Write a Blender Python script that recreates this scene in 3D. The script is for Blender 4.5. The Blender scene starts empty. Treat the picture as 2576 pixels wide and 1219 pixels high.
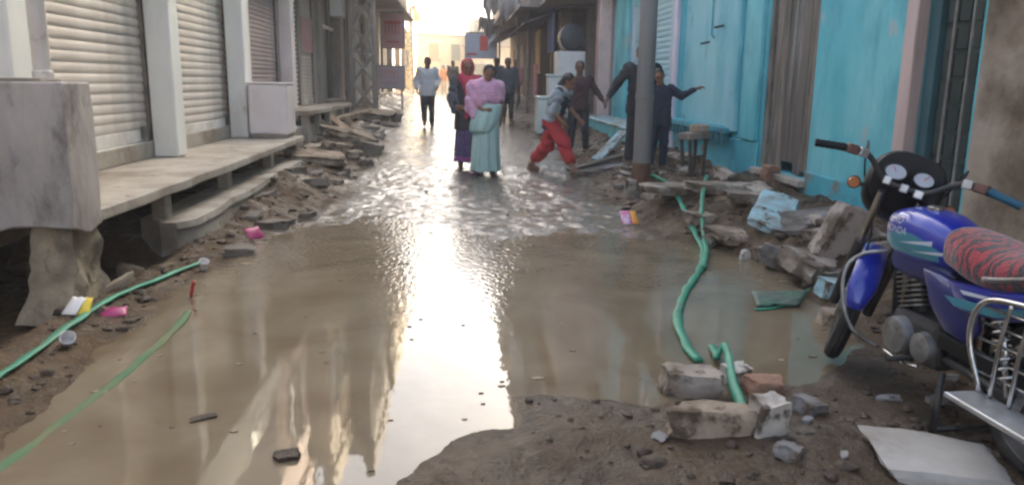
import bpy, bmesh, math, random
import numpy as np
from mathutils import Vector, Matrix, noise
random.seed(7)
SC = bpy.context.scene
COL = SC.collection
R_ = math.radians

# ------------------------------------------------------------------ camera
F_PX, IW, IH = 1936.0, 2576.0, 1219.0
CH = 1.42
PITCH, YAW, ROLL = R_(11.8), R_(4.1), R_(0.8)
FW = Vector((math.sin(YAW)*math.cos(PITCH), math.cos(YAW)*math.cos(PITCH), -math.sin(PITCH)))
_r = Vector((math.cos(YAW), -math.sin(YAW), 0)); _u = _r.cross(FW)
RT = _r*math.cos(ROLL) + _u*math.sin(ROLL); UP = _u*math.cos(ROLL) - _r*math.sin(ROLL)
CAM = Vector((0, 0, CH))
cd = bpy.data.cameras.new('camera'); cam = bpy.data.objects.new('camera', cd); COL.objects.link(cam)
cd.sensor_width = 36; cd.lens = 36*F_PX/IW; cd.clip_start = 0.05; cd.clip_end = 2000
cam.matrix_world = Matrix(((RT.x, UP.x, -FW.x, 0), (RT.y, UP.y, -FW.y, 0), (RT.z, UP.z, -FW.z, CH), (0, 0, 0, 1)))
SC.camera = cam

# ------------------------------------------------------------------ world, sun, exposure
SUN_EL, SUN_AZ = R_(26), R_(44)      # azimuth clockwise from +Y (street direction): low hazy sun ahead, behind the right-hand roofs
w = bpy.data.worlds.new('World'); SC.world = w; w.use_nodes = True
nt = w.node_tree; bg = nt.nodes['Background']
sky = nt.nodes.new('ShaderNodeTexSky'); sky.sky_type = 'NISHITA'; sky.sun_disc = False
sky.sun_elevation = SUN_EL; sky.sun_rotation = SUN_AZ; sky.dust_density = 5.5; sky.air_density = 0.45; sky.ozone_density = 0.0
nt.links.new(sky.outputs[0], bg.inputs[0]); bg.inputs[1].default_value = 0.15
sd_ = Vector((math.sin(SUN_AZ)*math.cos(SUN_EL), math.cos(SUN_AZ)*math.cos(SUN_EL), math.sin(SUN_EL)))
sl = bpy.data.lights.new('sun', 'SUN'); sl.energy = 3.6; sl.angle = R_(0.5); sl.color = (1, .93, .82)
so = bpy.data.objects.new('sun', sl); COL.objects.link(so); so.rotation_euler = sd_.to_track_quat('Z', 'Y').to_euler()
vs = SC.view_settings; vs.view_transform = 'Standard'; vs.look = 'None'; vs.gamma = 1; vs.use_curve_mapping = False
vs.exposure = 3.2
vs.use_white_balance = True; vs.white_balance_temperature = 7000; vs.white_balance_tint = 3   # camera set for open shade
SC.render.engine = 'CYCLES'
cy = SC.cycles; cy.use_denoising = True; cy.max_bounces = 7; cy.diffuse_bounces = 4; cy.glossy_bounces = 4
cy.filter_width = 2.5; cy.sample_clamp_indirect = 6.0

# ------------------------------------------------------------------ materials
MATS = {}
def mat(name, c, rough=.7, c2=None, scale=3.0, detail=6, mix=(.4, .65), bump=0.0, bscale=30, stretch=(1, 1, 1), metal=0, spec=.5,
        dirt=None, dscale=1.2, dmix=(.5, .7), coat=0, rough2=None, peel=None, pscale=4.0, pmix=(.60, .63)):
    m = bpy.data.materials.new(name); m.use_nodes = True; MATS[name] = m
    t = m.node_tree; N = t.nodes; L = t.links; b = N['Principled BSDF']
    b.inputs['Base Color'].default_value = (*c, 1); b.inputs['Roughness'].default_value = rough
    b.inputs['Metallic'].default_value = metal; b.inputs['Specular IOR Level'].default_value = spec
    b.inputs['Coat Weight'].default_value = coat
    tc = N.new('ShaderNodeTexCoord'); mp = N.new('ShaderNodeMapping'); mp.inputs['Scale'].default_value = stretch
    L.new(tc.outputs['Object'], mp.inputs[0])
    def ramp(sc, det, lo, hi, off):
        n = N.new('ShaderNodeTexNoise'); n.noise_dimensions = '4D'; n.inputs['W'].default_value = off
        n.inputs['Scale'].default_value = sc; n.inputs['Detail'].default_value = det; n.inputs['Roughness'].default_value = .62
        L.new(mp.outputs[0], n.inputs['Vector'])
        r = N.new('ShaderNodeMapRange'); r.inputs[1].default_value = lo; r.inputs[2].default_value = hi
        L.new(n.outputs[0], r.inputs[0]); return n, r
    cur = None
    if c2:
        n, r = ramp(scale, detail, mix[0], mix[1], 1.3)
        x = N.new('ShaderNodeMix'); x.data_type = 'RGBA'; L.new(r.outputs[0], x.inputs[0])
        x.inputs[6].default_value = (*c, 1); x.inputs[7].default_value = (*c2, 1); cur = x.outputs[2]
        if rough2 is not None:
            y = N.new('ShaderNodeMapRange'); y.inputs[3].default_value = rough; y.inputs[4].default_value = rough2
            L.new(r.outputs[0], y.inputs[0]); L.new(y.outputs[0], b.inputs['Roughness'])
    if dirt:
        n, r = ramp(dscale, 9, dmix[0], dmix[1], 5.1)
        x = N.new('ShaderNodeMix'); x.data_type = 'RGBA'; L.new(r.outputs[0], x.inputs[0])
        if cur: L.new(cur, x.inputs[6])
        else: x.inputs[6].default_value = (*c, 1)
        x.inputs[7].default_value = (*dirt, 1); cur = x.outputs[2]
    if peel:
        n, r = ramp(pscale, 10, pmix[0], pmix[1], 9.7)
        x = N.new('ShaderNodeMix'); x.data_type = 'RGBA'; L.new(r.outputs[0], x.inputs[0])
        if cur: L.new(cur, x.inputs[6])
        else: x.inputs[6].default_value = (*c, 1)
        x.inputs[7].default_value = (*peel, 1); cur = x.outputs[2]
    if cur: L.new(cur, b.inputs['Base Color'])
    if bump:
        n = N.new('ShaderNodeTexNoise'); n.inputs['Scale'].default_value = bscale; n.inputs['Detail'].default_value = 6
        L.new(mp.outputs[0], n.inputs['Vector'])
        bp = N.new('ShaderNodeBump'); bp.inputs['Strength'].default_value = bump; bp.inputs['Distance'].default_value = .02
        L.new(n.outputs[0], bp.inputs['Height']); L.new(bp.outputs[0], b.inputs['Normal'])
    return m
V = (1, 1, .18)   # vertical streaks
mat('shutter', (.70, .63, .57), .5, (.60, .53, .47), 2.0, dirt=(.34, .28, .22), dscale=1.5, dmix=(.52, .78), bump=.25, bscale=5, peel=(.30, .19, .12), pscale=7, pmix=(.66, .74))
mat('shutter_base', (.74, .71, .67), .6, (.5, .45, .4), 3, dirt=(.25, .2, .15), dscale=2.5, dmix=(.55, .75))
mat('rail', (.10, .095, .09), .6, (.25, .2, .17), 6)
mat('white_paint', (.80, .80, .745), .6, (.72, .71, .69), 2, bump=.15, bscale=6, dirt=(.50, .44, .37), dscale=1.4, dmix=(.54, .8), stretch=(1, 1, .5), peel=(.40, .34, .28), pscale=5, pmix=(.68, .74))
mat('pipe_white', (.72, .66, .6), .5, (.6, .52, .46), 2, bump=.15, bscale=20, dirt=(.3, .22, .16), dscale=6, dmix=(.6, .75))
mat('pinkwhite', (.78, .70, .69), .6, (.68, .58, .56), 2, dirt=(.42, .35, .3), dscale=2, dmix=(.6, .8))
mat('plaster_grey', (.50, .445, .415), .85, (.35, .305, .28), 3.2, bump=.5, bscale=12, dirt=(.15, .13, .115), dscale=3.4, dmix=(.53, .66), stretch=(1, 1, .5))
mat('concrete', (.42, .375, .32), .8, (.33, .285, .235), 2.5, bump=.4, bscale=18, dirt=(.17, .13, .095), dscale=1.7, dmix=(.46, .68), peel=(.12, .085, .06), pscale=6, pmix=(.62, .68))
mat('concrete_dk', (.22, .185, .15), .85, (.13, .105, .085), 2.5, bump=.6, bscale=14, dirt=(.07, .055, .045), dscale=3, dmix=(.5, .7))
mat('masonry', (.42, .34, .24), .9, (.25, .195, .135), 5, bump=.9, bscale=16, dirt=(.10, .08, .06), dscale=4, dmix=(.52, .7))
mat('pink_shutter', (.42, .34, .33), .6, (.34, .27, .26), 2, dirt=(.22, .17, .15), dscale=2, dmix=(.55, .8))
mat('pink_wall', (.66, .50, .46), .8, (.55, .40, .36), 2, bump=.3, bscale=10, dirt=(.3, .22, .18), dscale=2, dmix=(.55, .75))
mat('door_frame_pink', (.56, .42, .38), .65, (.46, .33, .29), 4, bump=.2, bscale=15, dirt=(.25, .18, .14), dscale=4, dmix=(.6, .8), stretch=V)
mat('cream', (.72, .62, .42), .85, (.62, .5, .33), 1.4, bump=.3, bscale=10, dirt=(.35, .26, .18), dscale=.9, dmix=(.6, .8))
mat('yellow', (.70, .50, .16), .85, (.6, .42, .14), 1.4, bump=.3, bscale=10, dirt=(.3, .2, .1), dscale=1, dmix=(.6, .8))
mat('beige', (.52, .44, .36), .85, (.40, .32, .25), 1.5, bump=.4, bscale=10, dirt=(.18, .14, .11), dscale=1.2, dmix=(.5, .75), stretch=(1, 1, .5))
mat('brown_wall', (.40, .325, .255), .9, (.30, .23, .165), 1.2, bump=.8, bscale=9, dirt=(.13, .09, .055), dscale=.8, dmix=(.47, .6))
mat('grey_wall', (.33, .30, .28), .85, (.24, .21, .19), 1.5, bump=.4, bscale=10, dirt=(.1, .085, .07), dscale=1.3, dmix=(.55, .75), stretch=(1, 1, .5))
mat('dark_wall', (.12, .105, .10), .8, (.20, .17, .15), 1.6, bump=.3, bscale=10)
mat('blue', (.085, .43, .475), .75, (.23, .56, .575), 1.1, bump=.55, bscale=14, dirt=(.035, .25, .31), dscale=1.6, dmix=(.5, .72), stretch=(1, 1, .45), peel=(.40, .43, .40), pscale=2.6, pmix=(.62, .66))
mat('blue_pale', (.30, .56, .60), .75, (.17, .47, .53), 1.3, bump=.5, bscale=12, dirt=(.06, .33, .40), dscale=1.8, dmix=(.5, .72), stretch=(1, 1, .4), peel=(.12, .20, .21), pscale=3.4, pmix=(.63, .68))
mat('blue_deep', (.035, .30, .38), .75, (.08, .40, .47), 1.6, bump=.6, bscale=12, dirt=(.03, .16, .2), dscale=2.2, dmix=(.52, .7), peel=(.20, .165, .125), pscale=3.2, pmix=(.56, .64))
mat('blue_dentil', (.02, .13, .16), .7)
mat('blue_shutter', (.36, .58, .62), .5, (.28, .49, .54), 2, dirt=(.18, .33, .36), dscale=2, dmix=(.6, .8))
mat('lilac', (.60, .56, .62), .7, (.5, .48, .55), 3)
mat('old_wood', (.24, .20, .155), .85, (.10, .08, .06), 2.2, bump=.9, bscale=16, stretch=(3, 3, .45), dirt=(.36, .36, .32), dscale=1.1, dmix=(.50, .64), peel=(.07, .055, .045), pscale=1.6, pmix=(.55, .62))
mat('old_wood_dark', (.15, .125, .10), .85, (.07, .055, .045), 2.0, bump=.9, bscale=16, stretch=(3, 3, .45), dirt=(.27, .26, .23), dscale=1.3, dmix=(.50, .64))
mat('wood', (.30, .21, .13), .75, (.19, .125, .075), 4, bump=.5, bscale=14, stretch=(5, 5, .6))
mat('dark_wood', (.055, .045, .035), .7, (.09, .07, .05), 6, bump=.4, bscale=20)
mat('door_green', (.030, .048, .045), .45, (.05, .065, .055), 3, dirt=(.07, .06, .045), dscale=2.5, dmix=(.55, .75), stretch=V)
mat('door_teal', (.05, .13, .145), .5, (.035, .09, .10), 3)
mat('dark_green', (.06, .10, .085), .4, (.10, .12, .10), 2)
mat('painted_dark', (.01, .009, .008), .9)
mat('steel', (.30, .27, .25), .5, (.20, .165, .14), 8, metal=.3, dirt=(.16, .09, .05), dscale=3, dmix=(.6, .8))
mat('pole_grey', (.21, .195, .18), .65, (.15, .135, .12), 4, bump=.25, bscale=14, stretch=V, dirt=(.09, .07, .06), dscale=2, dmix=(.6, .8))
mat('rust', (.15, .07, .038), .8, (.09, .048, .03), 8, bump=.4)
mat('stone_pale', (.42, .355, .295), .85, (.33, .265, .21), 5, bump=.6, bscale=22, dirt=(.16, .115, .08), dscale=4, dmix=(.44, .60), peel=(.105, .072, .046), pscale=7, pmix=(.55, .62))
mat('stone_white', (.64, .59, .52), .8, (.52, .46, .39), 6, bump=.4, bscale=22, dirt=(.22, .15, .10), dscale=4, dmix=(.44, .60), peel=(.105, .072, .046), pscale=7, pmix=(.55, .62))
mat('stone_tan', (.42, .33, .24), .85, (.32, .24, .17), 6, bump=.6, bscale=22, dirt=(.13, .09, .06), dscale=4, dmix=(.44, .60), peel=(.105, .072, .046), pscale=7, pmix=(.55, .62))
mat('stone_grey', (.27, .25, .24), .75, (.19, .175, .165), 6, bump=.7, bscale=22, dirt=(.08, .065, .05), dscale=4, dmix=(.44, .60), peel=(.105, .072, .046), pscale=7, pmix=(.55, .62))
mat('stone_blue', (.40, .60, .63), .75, (.30, .50, .54), 4, bump=.4, bscale=18, dirt=(.25, .22, .18), dscale=3, dmix=(.44, .60), peel=(.105, .072, .046), pscale=7, pmix=(.55, .62))
mat('brick', (.30, .14, .085), .85, (.38, .24, .16), 8, bump=.7, bscale=30, dirt=(.12, .08, .055), dscale=5, dmix=(.5, .7))
mat('slab_white', (.50, .47, .43), .7, (.38, .34, .29), 3, bump=.3, bscale=20, dirt=(.18, .13, .09), dscale=1.8, dmix=(.5, .68))
mat('clod', (.085, .056, .034), .7, (.045, .03, .02), 9, bump=.8, bscale=40)
mat('hose', (.03, .27, .16), .5, (.025, .20, .12), 5, bump=.15, bscale=20, dirt=(.12, .17, .11), dscale=5, dmix=(.55, .75))
mat('hose_mud', (.17, .19, .10), .75, (.10, .19, .10), 3, spec=.15)
mat('red_plastic', (.5, .05, .05), .4)
mat('tarp', (.05, .13, .08), .5, (.10, .10, .09), 6, bump=.4)
mat('skin', (.22, .105, .06), .55, spec=.4)
mat('skin_dk', (.15, .072, .045), .55, spec=.4)
mat('hair', (.012, .010, .010), .5)
mat('eye', (.02, .015, .015), .2)
mat('shirt_white', (.60, .60, .62), .8, (.52, .52, .55), 6, bump=.3, bscale=10)
mat('trouser_dk', (.028, .030, .038), .8, (.045, .045, .055), 6, bump=.3, bscale=12)
mat('maroon', (.055, .022, .022), .8, (.075, .032, .03), 8, bump=.3, bscale=14)
mat('black_cloth', (.022, .022, .026), .85, (.035, .034, .038), 8, bump=.3, bscale=14)
mat('navy', (.022, .026, .045), .85, (.03, .036, .06), 8, bump=.3, bscale=14)
mat('red_cloth', (.48, .03, .035), .8, (.36, .02, .025), 7, bump=.3, bscale=14)
mat('crimson', (.50, .045, .09), .8, (.38, .03, .06), 7, bump=.3, bscale=14)
mat('grey_shawl', (.36, .38, .40), .85, (.27, .29, .31), 6, bump=.4, bscale=14)
mat('shawl_dk', (.06, .065, .085), .85, (.10, .10, .12), 9, bump=.3, bscale=14)
mat('pink_shawl', (.62, .30, .44), .85, (.74, .46, .57), 14, mix=(.45, .6), bump=.4, bscale=22, stretch=(1, 1, 2.2))
mat('mint', (.40, .55, .50), .8, (.30, .45, .41), 5, bump=.3, bscale=14, stretch=(2, 2, .5))
mat('purple', (.10, .06, .17), .8, (.06, .045, .11), 22, mix=(.45, .55), bump=.3, bscale=20)
mat('violet', (.26, .06, .22), .8)
mat('sandal', (.10, .06, .035), .6)
mat('chest_white', (.58, .66, .61), .45, (.50, .57, .53), 2, dirt=(.33, .31, .26), dscale=2.5, dmix=(.58, .78))
mat('appliance', (.62, .60, .57), .5, (.53, .50, .47), 2, dirt=(.32, .27, .22), dscale=2, dmix=(.58, .78))
mat('drum_black', (.02, .02, .022), .4, (.04, .04, .04), 5)
mat('grille', (.12, .12, .12), .5, metal=.4)
mat('cloth_white', (.66, .65, .64), .9, (.52, .50, .49), 3, bump=.3, bscale=8, dirt=(.3, .27, .25), dscale=1.5, dmix=(.55, .75))
mat('awning_dk', (.10, .085, .08), .85, (.17, .14, .13), 3, bump=.3)
mat('sign_pink', (.66, .36, .38), .6, (.58, .28, .30), 3, dirt=(.5, .42, .4), dscale=3, dmix=(.5, .7))
mat('sign_pale', (.62, .52, .52), .6, (.55, .45, .45), 3)
mat('sign_red', (.55, .06, .06), .6)
mat('sign_orange', (.62, .27, .12), .6)
mat('sign_blue', (.36, .48, .66), .5, (.46, .56, .70), 2)
mat('banner_pink', (.55, .16, .26), .7, (.6, .4, .45), 12, mix=(.48, .56))
mat('amber', (.55, .34, .14), .7, (.45, .27, .1), 3)
mat('royal_cloth', (.18, .24, .48), .8, (.25, .30, .5), 5)
mat('glass_dk', (.02, .025, .03), .1)
mat('packet_pink', (.70, .12, .32), .35, (.75, .55, .62), 22, mix=(.45, .55))
mat('packet_orange', (.75, .30, .04), .35)
mat('packet_white', (.75, .72, .70), .4)
mat('packet_blue', (.14, .34, .58), .35, (.6, .65, .7), 24, mix=(.48, .55))
mat('packet_yellow', (.78, .58, .06), .35)
mat('packet_magenta', (.38, .03, .13), .35)
# motorcycle
mat('bike_blue', (.010, .024, .31), .28, coat=.8, dirt=(.05, .05, .16), dscale=7, dmix=(.62, .8))
mat('bike_navy', (.012, .016, .12), .35, coat=.4)
mat('bike_teal', (.04, .22, .28), .35, coat=.4)
mat('bike_white', (.55, .57, .62), .4)
mat('chrome', (.55, .54, .53), .24, (.30, .27, .24), 14, mix=(.5, .75), metal=1)
mat('alu', (.36, .355, .35), .45, (.20, .185, .17), 9, metal=.7, dirt=(.08, .06, .045), dscale=8, dmix=(.52, .7))
mat('silver', (.60, .60, .60), .35, (.42, .41, .40), 9, metal=.7)
mat('engine_dk', (.035, .034, .034), .5, (.07, .06, .055), 14, metal=.3)
mat('rubber', (.016, .016, .016), .75, (.05, .042, .035), 10, mix=(.5, .7))
mat('black_plastic', (.010, .010, .011), .45, spec=.25)
mat('grip_blue', (.02, .10, .16), .7)
mat('dial_face', (.42, .43, .46), .2)
mat('amber_lens', (.35, .10, .02), .25)
mat('brass', (.16, .08, .06), .5, metal=.4)

def stripes(name, a, b):
    m = mat(name, a, .85); t = m.node_tree; N = t.nodes; L = t.links; P = N['Principled BSDF']
    tc = N.new('ShaderNodeTexCoord'); wv = N.new('ShaderNodeTexWave'); wv.wave_type = 'BANDS'; wv.bands_direction = 'Y'
    wv.inputs['Scale'].default_value = 6.5; wv.inputs['Distortion'].default_value = 9.0; wv.inputs['Detail'].default_value = 3; wv.inputs['Detail Scale'].default_value = 2.2
    L.new(tc.outputs['Object'], wv.inputs[0]); r = N.new('ShaderNodeMapRange'); r.inputs[1].default_value = .42; r.inputs[2].default_value = .58
    L.new(wv.outputs[1], r.inputs[0]); x = N.new('ShaderNodeMix'); x.data_type = 'RGBA'; L.new(r.outputs[0], x.inputs[0])
    x.inputs[6].default_value = (*a, 1); x.inputs[7].default_value = (*b, 1); L.new(x.outputs[2], P.inputs['Base Color'])
    P.inputs['Sheen Weight'].default_value = .4
    n = N.new('ShaderNodeTexNoise'); n.inputs['Scale'].default_value = 90; bp = N.new('ShaderNodeBump'); bp.inputs['Strength'].default_value = .5; bp.inputs['Distance'].default_value = .01
    L.new(tc.outputs['Object'], n.inputs[0]); L.new(n.outputs[0], bp.inputs['Height']); L.new(bp.outputs[0], P.inputs['Normal'])
stripes('zebra', (.30, .014, .02), (.016, .010, .010))

def mud_material():
    m = bpy.data.materials.new('wet_mud'); m.use_nodes = True; MATS['wet_mud'] = m
    t = m.node_tree; N = t.nodes; L = t.links; b = N['Principled BSDF']
    tc = N.new('ShaderNodeTexCoord')
    def nz(s, d, off, r=.6):
        n = N.new('ShaderNodeTexNoise'); n.noise_dimensions = '4D'; n.inputs['W'].default_value = off
        n.inputs['Scale'].default_value = s; n.inputs['Detail'].default_value = d; n.inputs['Roughness'].default_value = r
        L.new(tc.outputs['Object'], n.inputs['Vector']); return n.outputs[0]
    def mr(src, a, bb, c=0, d=1):
        n = N.new('ShaderNodeMapRange'); n.inputs[1].default_value = a; n.inputs[2].default_value = bb
        n.inputs[3].default_value = c; n.inputs[4].default_value = d; L.new(src, n.inputs[0]); return n.outputs[0]
    def mx(f, a, bb):
        x = N.new('ShaderNodeMix'); x.data_type = 'RGBA'; L.new(f, x.inputs[0])
        for i, s in ((6, a), (7, bb)):
            if isinstance(s, tuple): x.inputs[i].default_value = (*s, 1)
            else: L.new(s, x.inputs[i])
        return x.outputs[2]
    at = N.new('ShaderNodeAttribute'); at.attribute_name = 'road'
    at.attribute_type = 'GEOMETRY'
    road = at.outputs['Fac']
    c1 = mx(mr(nz(2.2, 8, 1), .38, .66), (.105, .066, .036), (.050, .031, .018))
    c1 = mx(mr(nz(9, 6, 2), .52, .7), c1, (.155, .105, .064))
    c2 = mx(mr(nz(5, 9, 3), .4, .65), (.058, .041, .031), (.100, .071, .053))
    c2 = mx(mr(nz(26, 4, 8), .55, .7), c2, (.15, .114, .088))
    L.new(mx(road, c1, c2), b.inputs['Base Color'])
    wet = mr(nz(1.6, 5, 4), .38, .62)
    rr = N.new('ShaderNodeMix'); rr.data_type = 'FLOAT'
    L.new(road, rr.inputs[0]); L.new(mr(nz(2.6, 6, 11), .42, .6, .25, .75), rr.inputs[2])
    L.new(mr(wet, 0, 1, .16, .05), rr.inputs[3]); L.new(rr.outputs[0], b.inputs['Roughness'])
    L.new(mr(road, 0, 1, .18, .8), b.inputs['Specular IOR Level'])
    bp = N.new('ShaderNodeBump'); bp.inputs['Strength'].default_value = 1.0; bp.inputs['Distance'].default_value = .032
    ad = N.new('ShaderNodeMath'); ad.operation = 'ADD'; L.new(nz(15, 6, 5), ad.inputs[0]); L.new(mr(nz(55, 3, 6), 0, 1, 0, .4), ad.inputs[1])
    L.new(ad.outputs[0], bp.inputs['Height']); L.new(bp.outputs[0], b.inputs['Normal'])
    # thin film of water standing on the carriageway
    cw_ = N.new('ShaderNodeMath'); cw_.operation = 'MULTIPLY'; at2 = N.new('ShaderNodeAttribute'); at2.attribute_name = 'film'; L.new(at2.outputs['Fac'], cw_.inputs[0]); L.new(mr(nz(7, 8, 12, .75), .40, .60), cw_.inputs[1])
    L.new(cw_.outputs[0], b.inputs['Coat Weight']); b.inputs['Coat Roughness'].default_value = .10; b.inputs['Coat IOR'].default_value = 1.5
    cb_ = N.new('ShaderNodeBump'); cb_.inputs['Strength'].default_value = 1.0; cb_.inputs['Distance'].default_value = .008
    L.new(nz(30, 5, 13), cb_.inputs['Height']); L.new(cb_.outputs[0], b.inputs['Coat Normal'])
mud_material()
def water_material():
    m = bpy.data.materials.new('muddy_water'); m.use_nodes = True; MATS['muddy_water'] = m
    t = m.node_tree; N = t.nodes; L = t.links; b = N['Principled BSDF']; tc = N.new('ShaderNodeTexCoord')
    n1 = N.new('ShaderNodeTexNoise'); n1.inputs['Scale'].default_value = 1.1; n1.inputs['Detail'].default_value = 6; n1.inputs['Distortion'].default_value = 1.6; L.new(tc.outputs['Object'], n1.inputs['Vector'])
    x = N.new('ShaderNodeMix'); x.data_type = 'RGBA'; nr = N.new('ShaderNodeMapRange'); nr.inputs[1].default_value = .34; nr.inputs[2].default_value = .66; L.new(n1.outputs[0], nr.inputs[0]); L.new(nr.outputs[0], x.inputs[0])
    x.inputs[6].default_value = (.165, .120, .072, 1); x.inputs[7].default_value = (.232, .182, .118, 1); L.new(x.outputs[2], b.inputs['Base Color'])
    b.inputs['Roughness'].default_value = .03; b.inputs['IOR'].default_value = 1.45; b.inputs['Specular IOR Level'].default_value = .5
    mp = N.new('ShaderNodeMapping'); mp.inputs['Scale'].default_value = (1, .6, 1); L.new(tc.outputs['Object'], mp.inputs[0])
    n2 = N.new('ShaderNodeTexNoise'); n2.inputs['Scale'].default_value = 7; n2.inputs['Detail'].default_value = 3; L.new(mp.outputs[0], n2.inputs['Vector'])
    n3 = N.new('ShaderNodeTexNoise'); n3.inputs['Scale'].default_value = 28; n3.inputs['Detail'].default_value = 2; L.new(mp.outputs[0], n3.inputs['Vector'])
    # more ripples towards the trickling end of the puddle, still water near the bank
    sp = N.new('ShaderNodeSeparateXYZ'); L.new(tc.outputs['Object'], sp.inputs[0])
    rg = N.new('ShaderNodeMapRange'); rg.inputs[1].default_value = 4.2; rg.inputs[2].default_value = 8.0; rg.inputs[3].default_value = .0; rg.inputs[4].default_value = 1.3; L.new(sp.outputs[1], rg.inputs[0])
    m3 = N.new('ShaderNodeMath'); m3.operation = 'MULTIPLY'; L.new(n3.outputs[0], m3.inputs[0]); L.new(rg.outputs[0], m3.inputs[1])
    m2 = N.new('ShaderNodeMath'); m2.operation = 'MULTIPLY_ADD'; L.new(n2.outputs[0], m2.inputs[0]); m2.inputs[1].default_value = .14; L.new(m3.outputs[0], m2.inputs[2])
    bp = N.new('ShaderNodeBump'); bp.inputs['Strength'].default_value = .35; bp.inputs['Distance'].default_value = .02
    L.new(m2.outputs[0], bp.inputs['Height']); L.new(bp.outputs[0], b.inputs['Normal'])
water_material()

# ------------------------------------------------------------------ mesh helpers
def link(o): COL.objects.link(o); return o
class MB:
    def __init__(s): s.v = []; s.f = []
    def add(s, vs_, fs):
        b = len(s.v); s.v += [tuple(p) for p in vs_]; s.f += [tuple(i+b for i in f) for f in fs]; return s
    def box(s, x0, x1, y0, y1, z0, z1):
        return s.add([(x0, y0, z0), (x1, y0, z0), (x1, y1, z0), (x0, y1, z0), (x0, y0, z1), (x1, y0, z1), (x1, y1, z1), (x0, y1, z1)],
                     [(0, 3, 2, 1), (4, 5, 6, 7), (0, 1, 5, 4), (1, 2, 6, 5), (2, 3, 7, 6), (3, 0, 4, 7)])
    def bar(s, a, b, w_, h_, up=(0, 0, 1)):
        a, b = Vector(a), Vector(b); d = (b-a).normalized(); u = Vector(up)
        if abs(d.dot(u)) > .95: u = Vector((1, 0, 0))
        r = d.cross(u).normalized(); u = r.cross(d)
        r, u = r*w_/2, u*h_/2
        return s.add([a-r-u, a+r-u, a+r+u, a-r+u, b-r-u, b+r-u, b+r+u, b-r+u],
                     [(3, 2, 1, 0), (4, 5, 6, 7), (0, 1, 5, 4), (1, 2, 6, 5), (2, 3, 7, 6), (3, 0, 4, 7)])
    def tube(s, pts, rad, n=10, flat=1.0, closed=False):
        pts = [Vector(p) for p in pts]; m = len(pts); vs_ = []; u = None
        for i, p in enumerate(pts):
            if closed: d = pts[(i+1) % m]-pts[i-1]
            else: d = pts[min(i+1, m-1)]-pts[max(i-1, 0)]
            d.normalize()
            if u is None:
                u = Vector((0, 0, 1)) if abs(d.z) < .9 else Vector((1, 0, 0))
            r = d.cross(u).normalized(); u = r.cross(d).normalized()
            rr = rad[i] if hasattr(rad, '__len__') else rad
            for k in range(n):
                a = 2*math.pi*k/n; vs_.append(p + r*math.cos(a)*rr + u*math.sin(a)*rr*flat)
        fs = []
        for i in range(m if closed else m-1):
            j = (i+1) % m
            for k in range(n): k2 = (k+1) % n; fs.append((i*n+k, i*n+k2, j*n+k2, j*n+k))
        if not closed: fs += [tuple(range(n-1, -1, -1)), tuple((m-1)*n+k for k in range(n))]
        return s.add(vs_, fs)
    def lathe(s, prof, c=(0, 0, 0), axis='z', n=20):
        vs_ = []
        for (r, h) in prof:
            for k in range(n):
                a = 2*math.pi*k/n; x, y = r*math.cos(a), r*math.sin(a)
                p = {'z': (x, y, h), 'x': (h, x, y), 'y': (y, h, x)}[axis]
                vs_.append((p[0]+c[0], p[1]+c[1], p[2]+c[2]))
        fs = []
        for i in range(len(prof)-1):
            for k in range(n): k2 = (k+1) % n; fs.append((i*n+k, i*n+k2, (i+1)*n+k2, (i+1)*n+k))
        m = len(prof); fs += [tuple(range(n-1, -1, -1)), tuple((m-1)*n+k for k in range(n))]
        return s.add(vs_, fs)
    def prism(s, poly, off):
        n = len(poly); o = Vector(off); a = [Vector(p) for p in poly]
        return s.add(a+[p+o for p in a], [tuple(range(n-1, -1, -1)), tuple(range(n, 2*n))]+[(i, (i+1) % n, n+(i+1) % n, n+i) for i in range(n)])
    def loft(s, rings, caps=True):
        n = len(rings[0]); vs_ = [p for r in rings for p in r]; fs = []
        for i in range(len(rings)-1):
            for k in range(n): k2 = (k+1) % n; fs.append((i*n+k, i*n+k2, (i+1)*n+k2, (i+1)*n+k))
        if caps: fs += [tuple(range(n-1, -1, -1)), tuple((len(rings)-1)*n+k for k in range(n))]
        return s.add(vs_, fs)
    def mesh(s, name, org=(0, 0, 0)):
        me = bpy.data.meshes.new(name); o = Vector(org)
        me.from_pydata([tuple(Vector(p)-o) for p in s.v], [], s.f); me.update(); return me
def fixn(me):
    bm = bmesh.new(); bm.from_mesh(me); bmesh.ops.recalc_face_normals(bm, faces=bm.faces); bm.to_mesh(me); bm.free()
def finish(o, material, smooth=False, bev=0):
    o.data.materials.clear(); o.data.materials.append(MATS[material])
    if smooth:
        o.data.shade_smooth() if smooth is True else o.data.set_sharp_from_angle(angle=R_(smooth))
        if smooth is not True: o.data.polygons.foreach_set('use_smooth', [True]*len(o.data.polygons))
    if bev:
        m = o.modifiers.new('bevel', 'BEVEL'); m.width = bev; m.segments = 2; m.limit_method = 'ANGLE'
def thing(name, label, cat, loc=(0, 0, 0), rz=0, group=None):
    o = link(bpy.data.objects.new(name, None)); o.location = loc; o.rotation_euler = (0, 0, rz); o.empty_display_size = .1
    tag(o, label, cat, group); return o
def tag(o, label, cat, group=None):
    o['label'] = label; o['category'] = cat
    if group: o['group'] = group
    return o
def org(root):
    while root.parent: root = root.parent
    return root.location
def part(root, name, mb, material, smooth=False, bev=0, local=False, label=None):
    me = mb.mesh(name, (0, 0, 0) if local else org(root)); fixn(me)
    o = link(bpy.data.objects.new(name, me)); o.parent = root; finish(o, material, smooth, bev)
    if label: o['label'] = label
    return o
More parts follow.
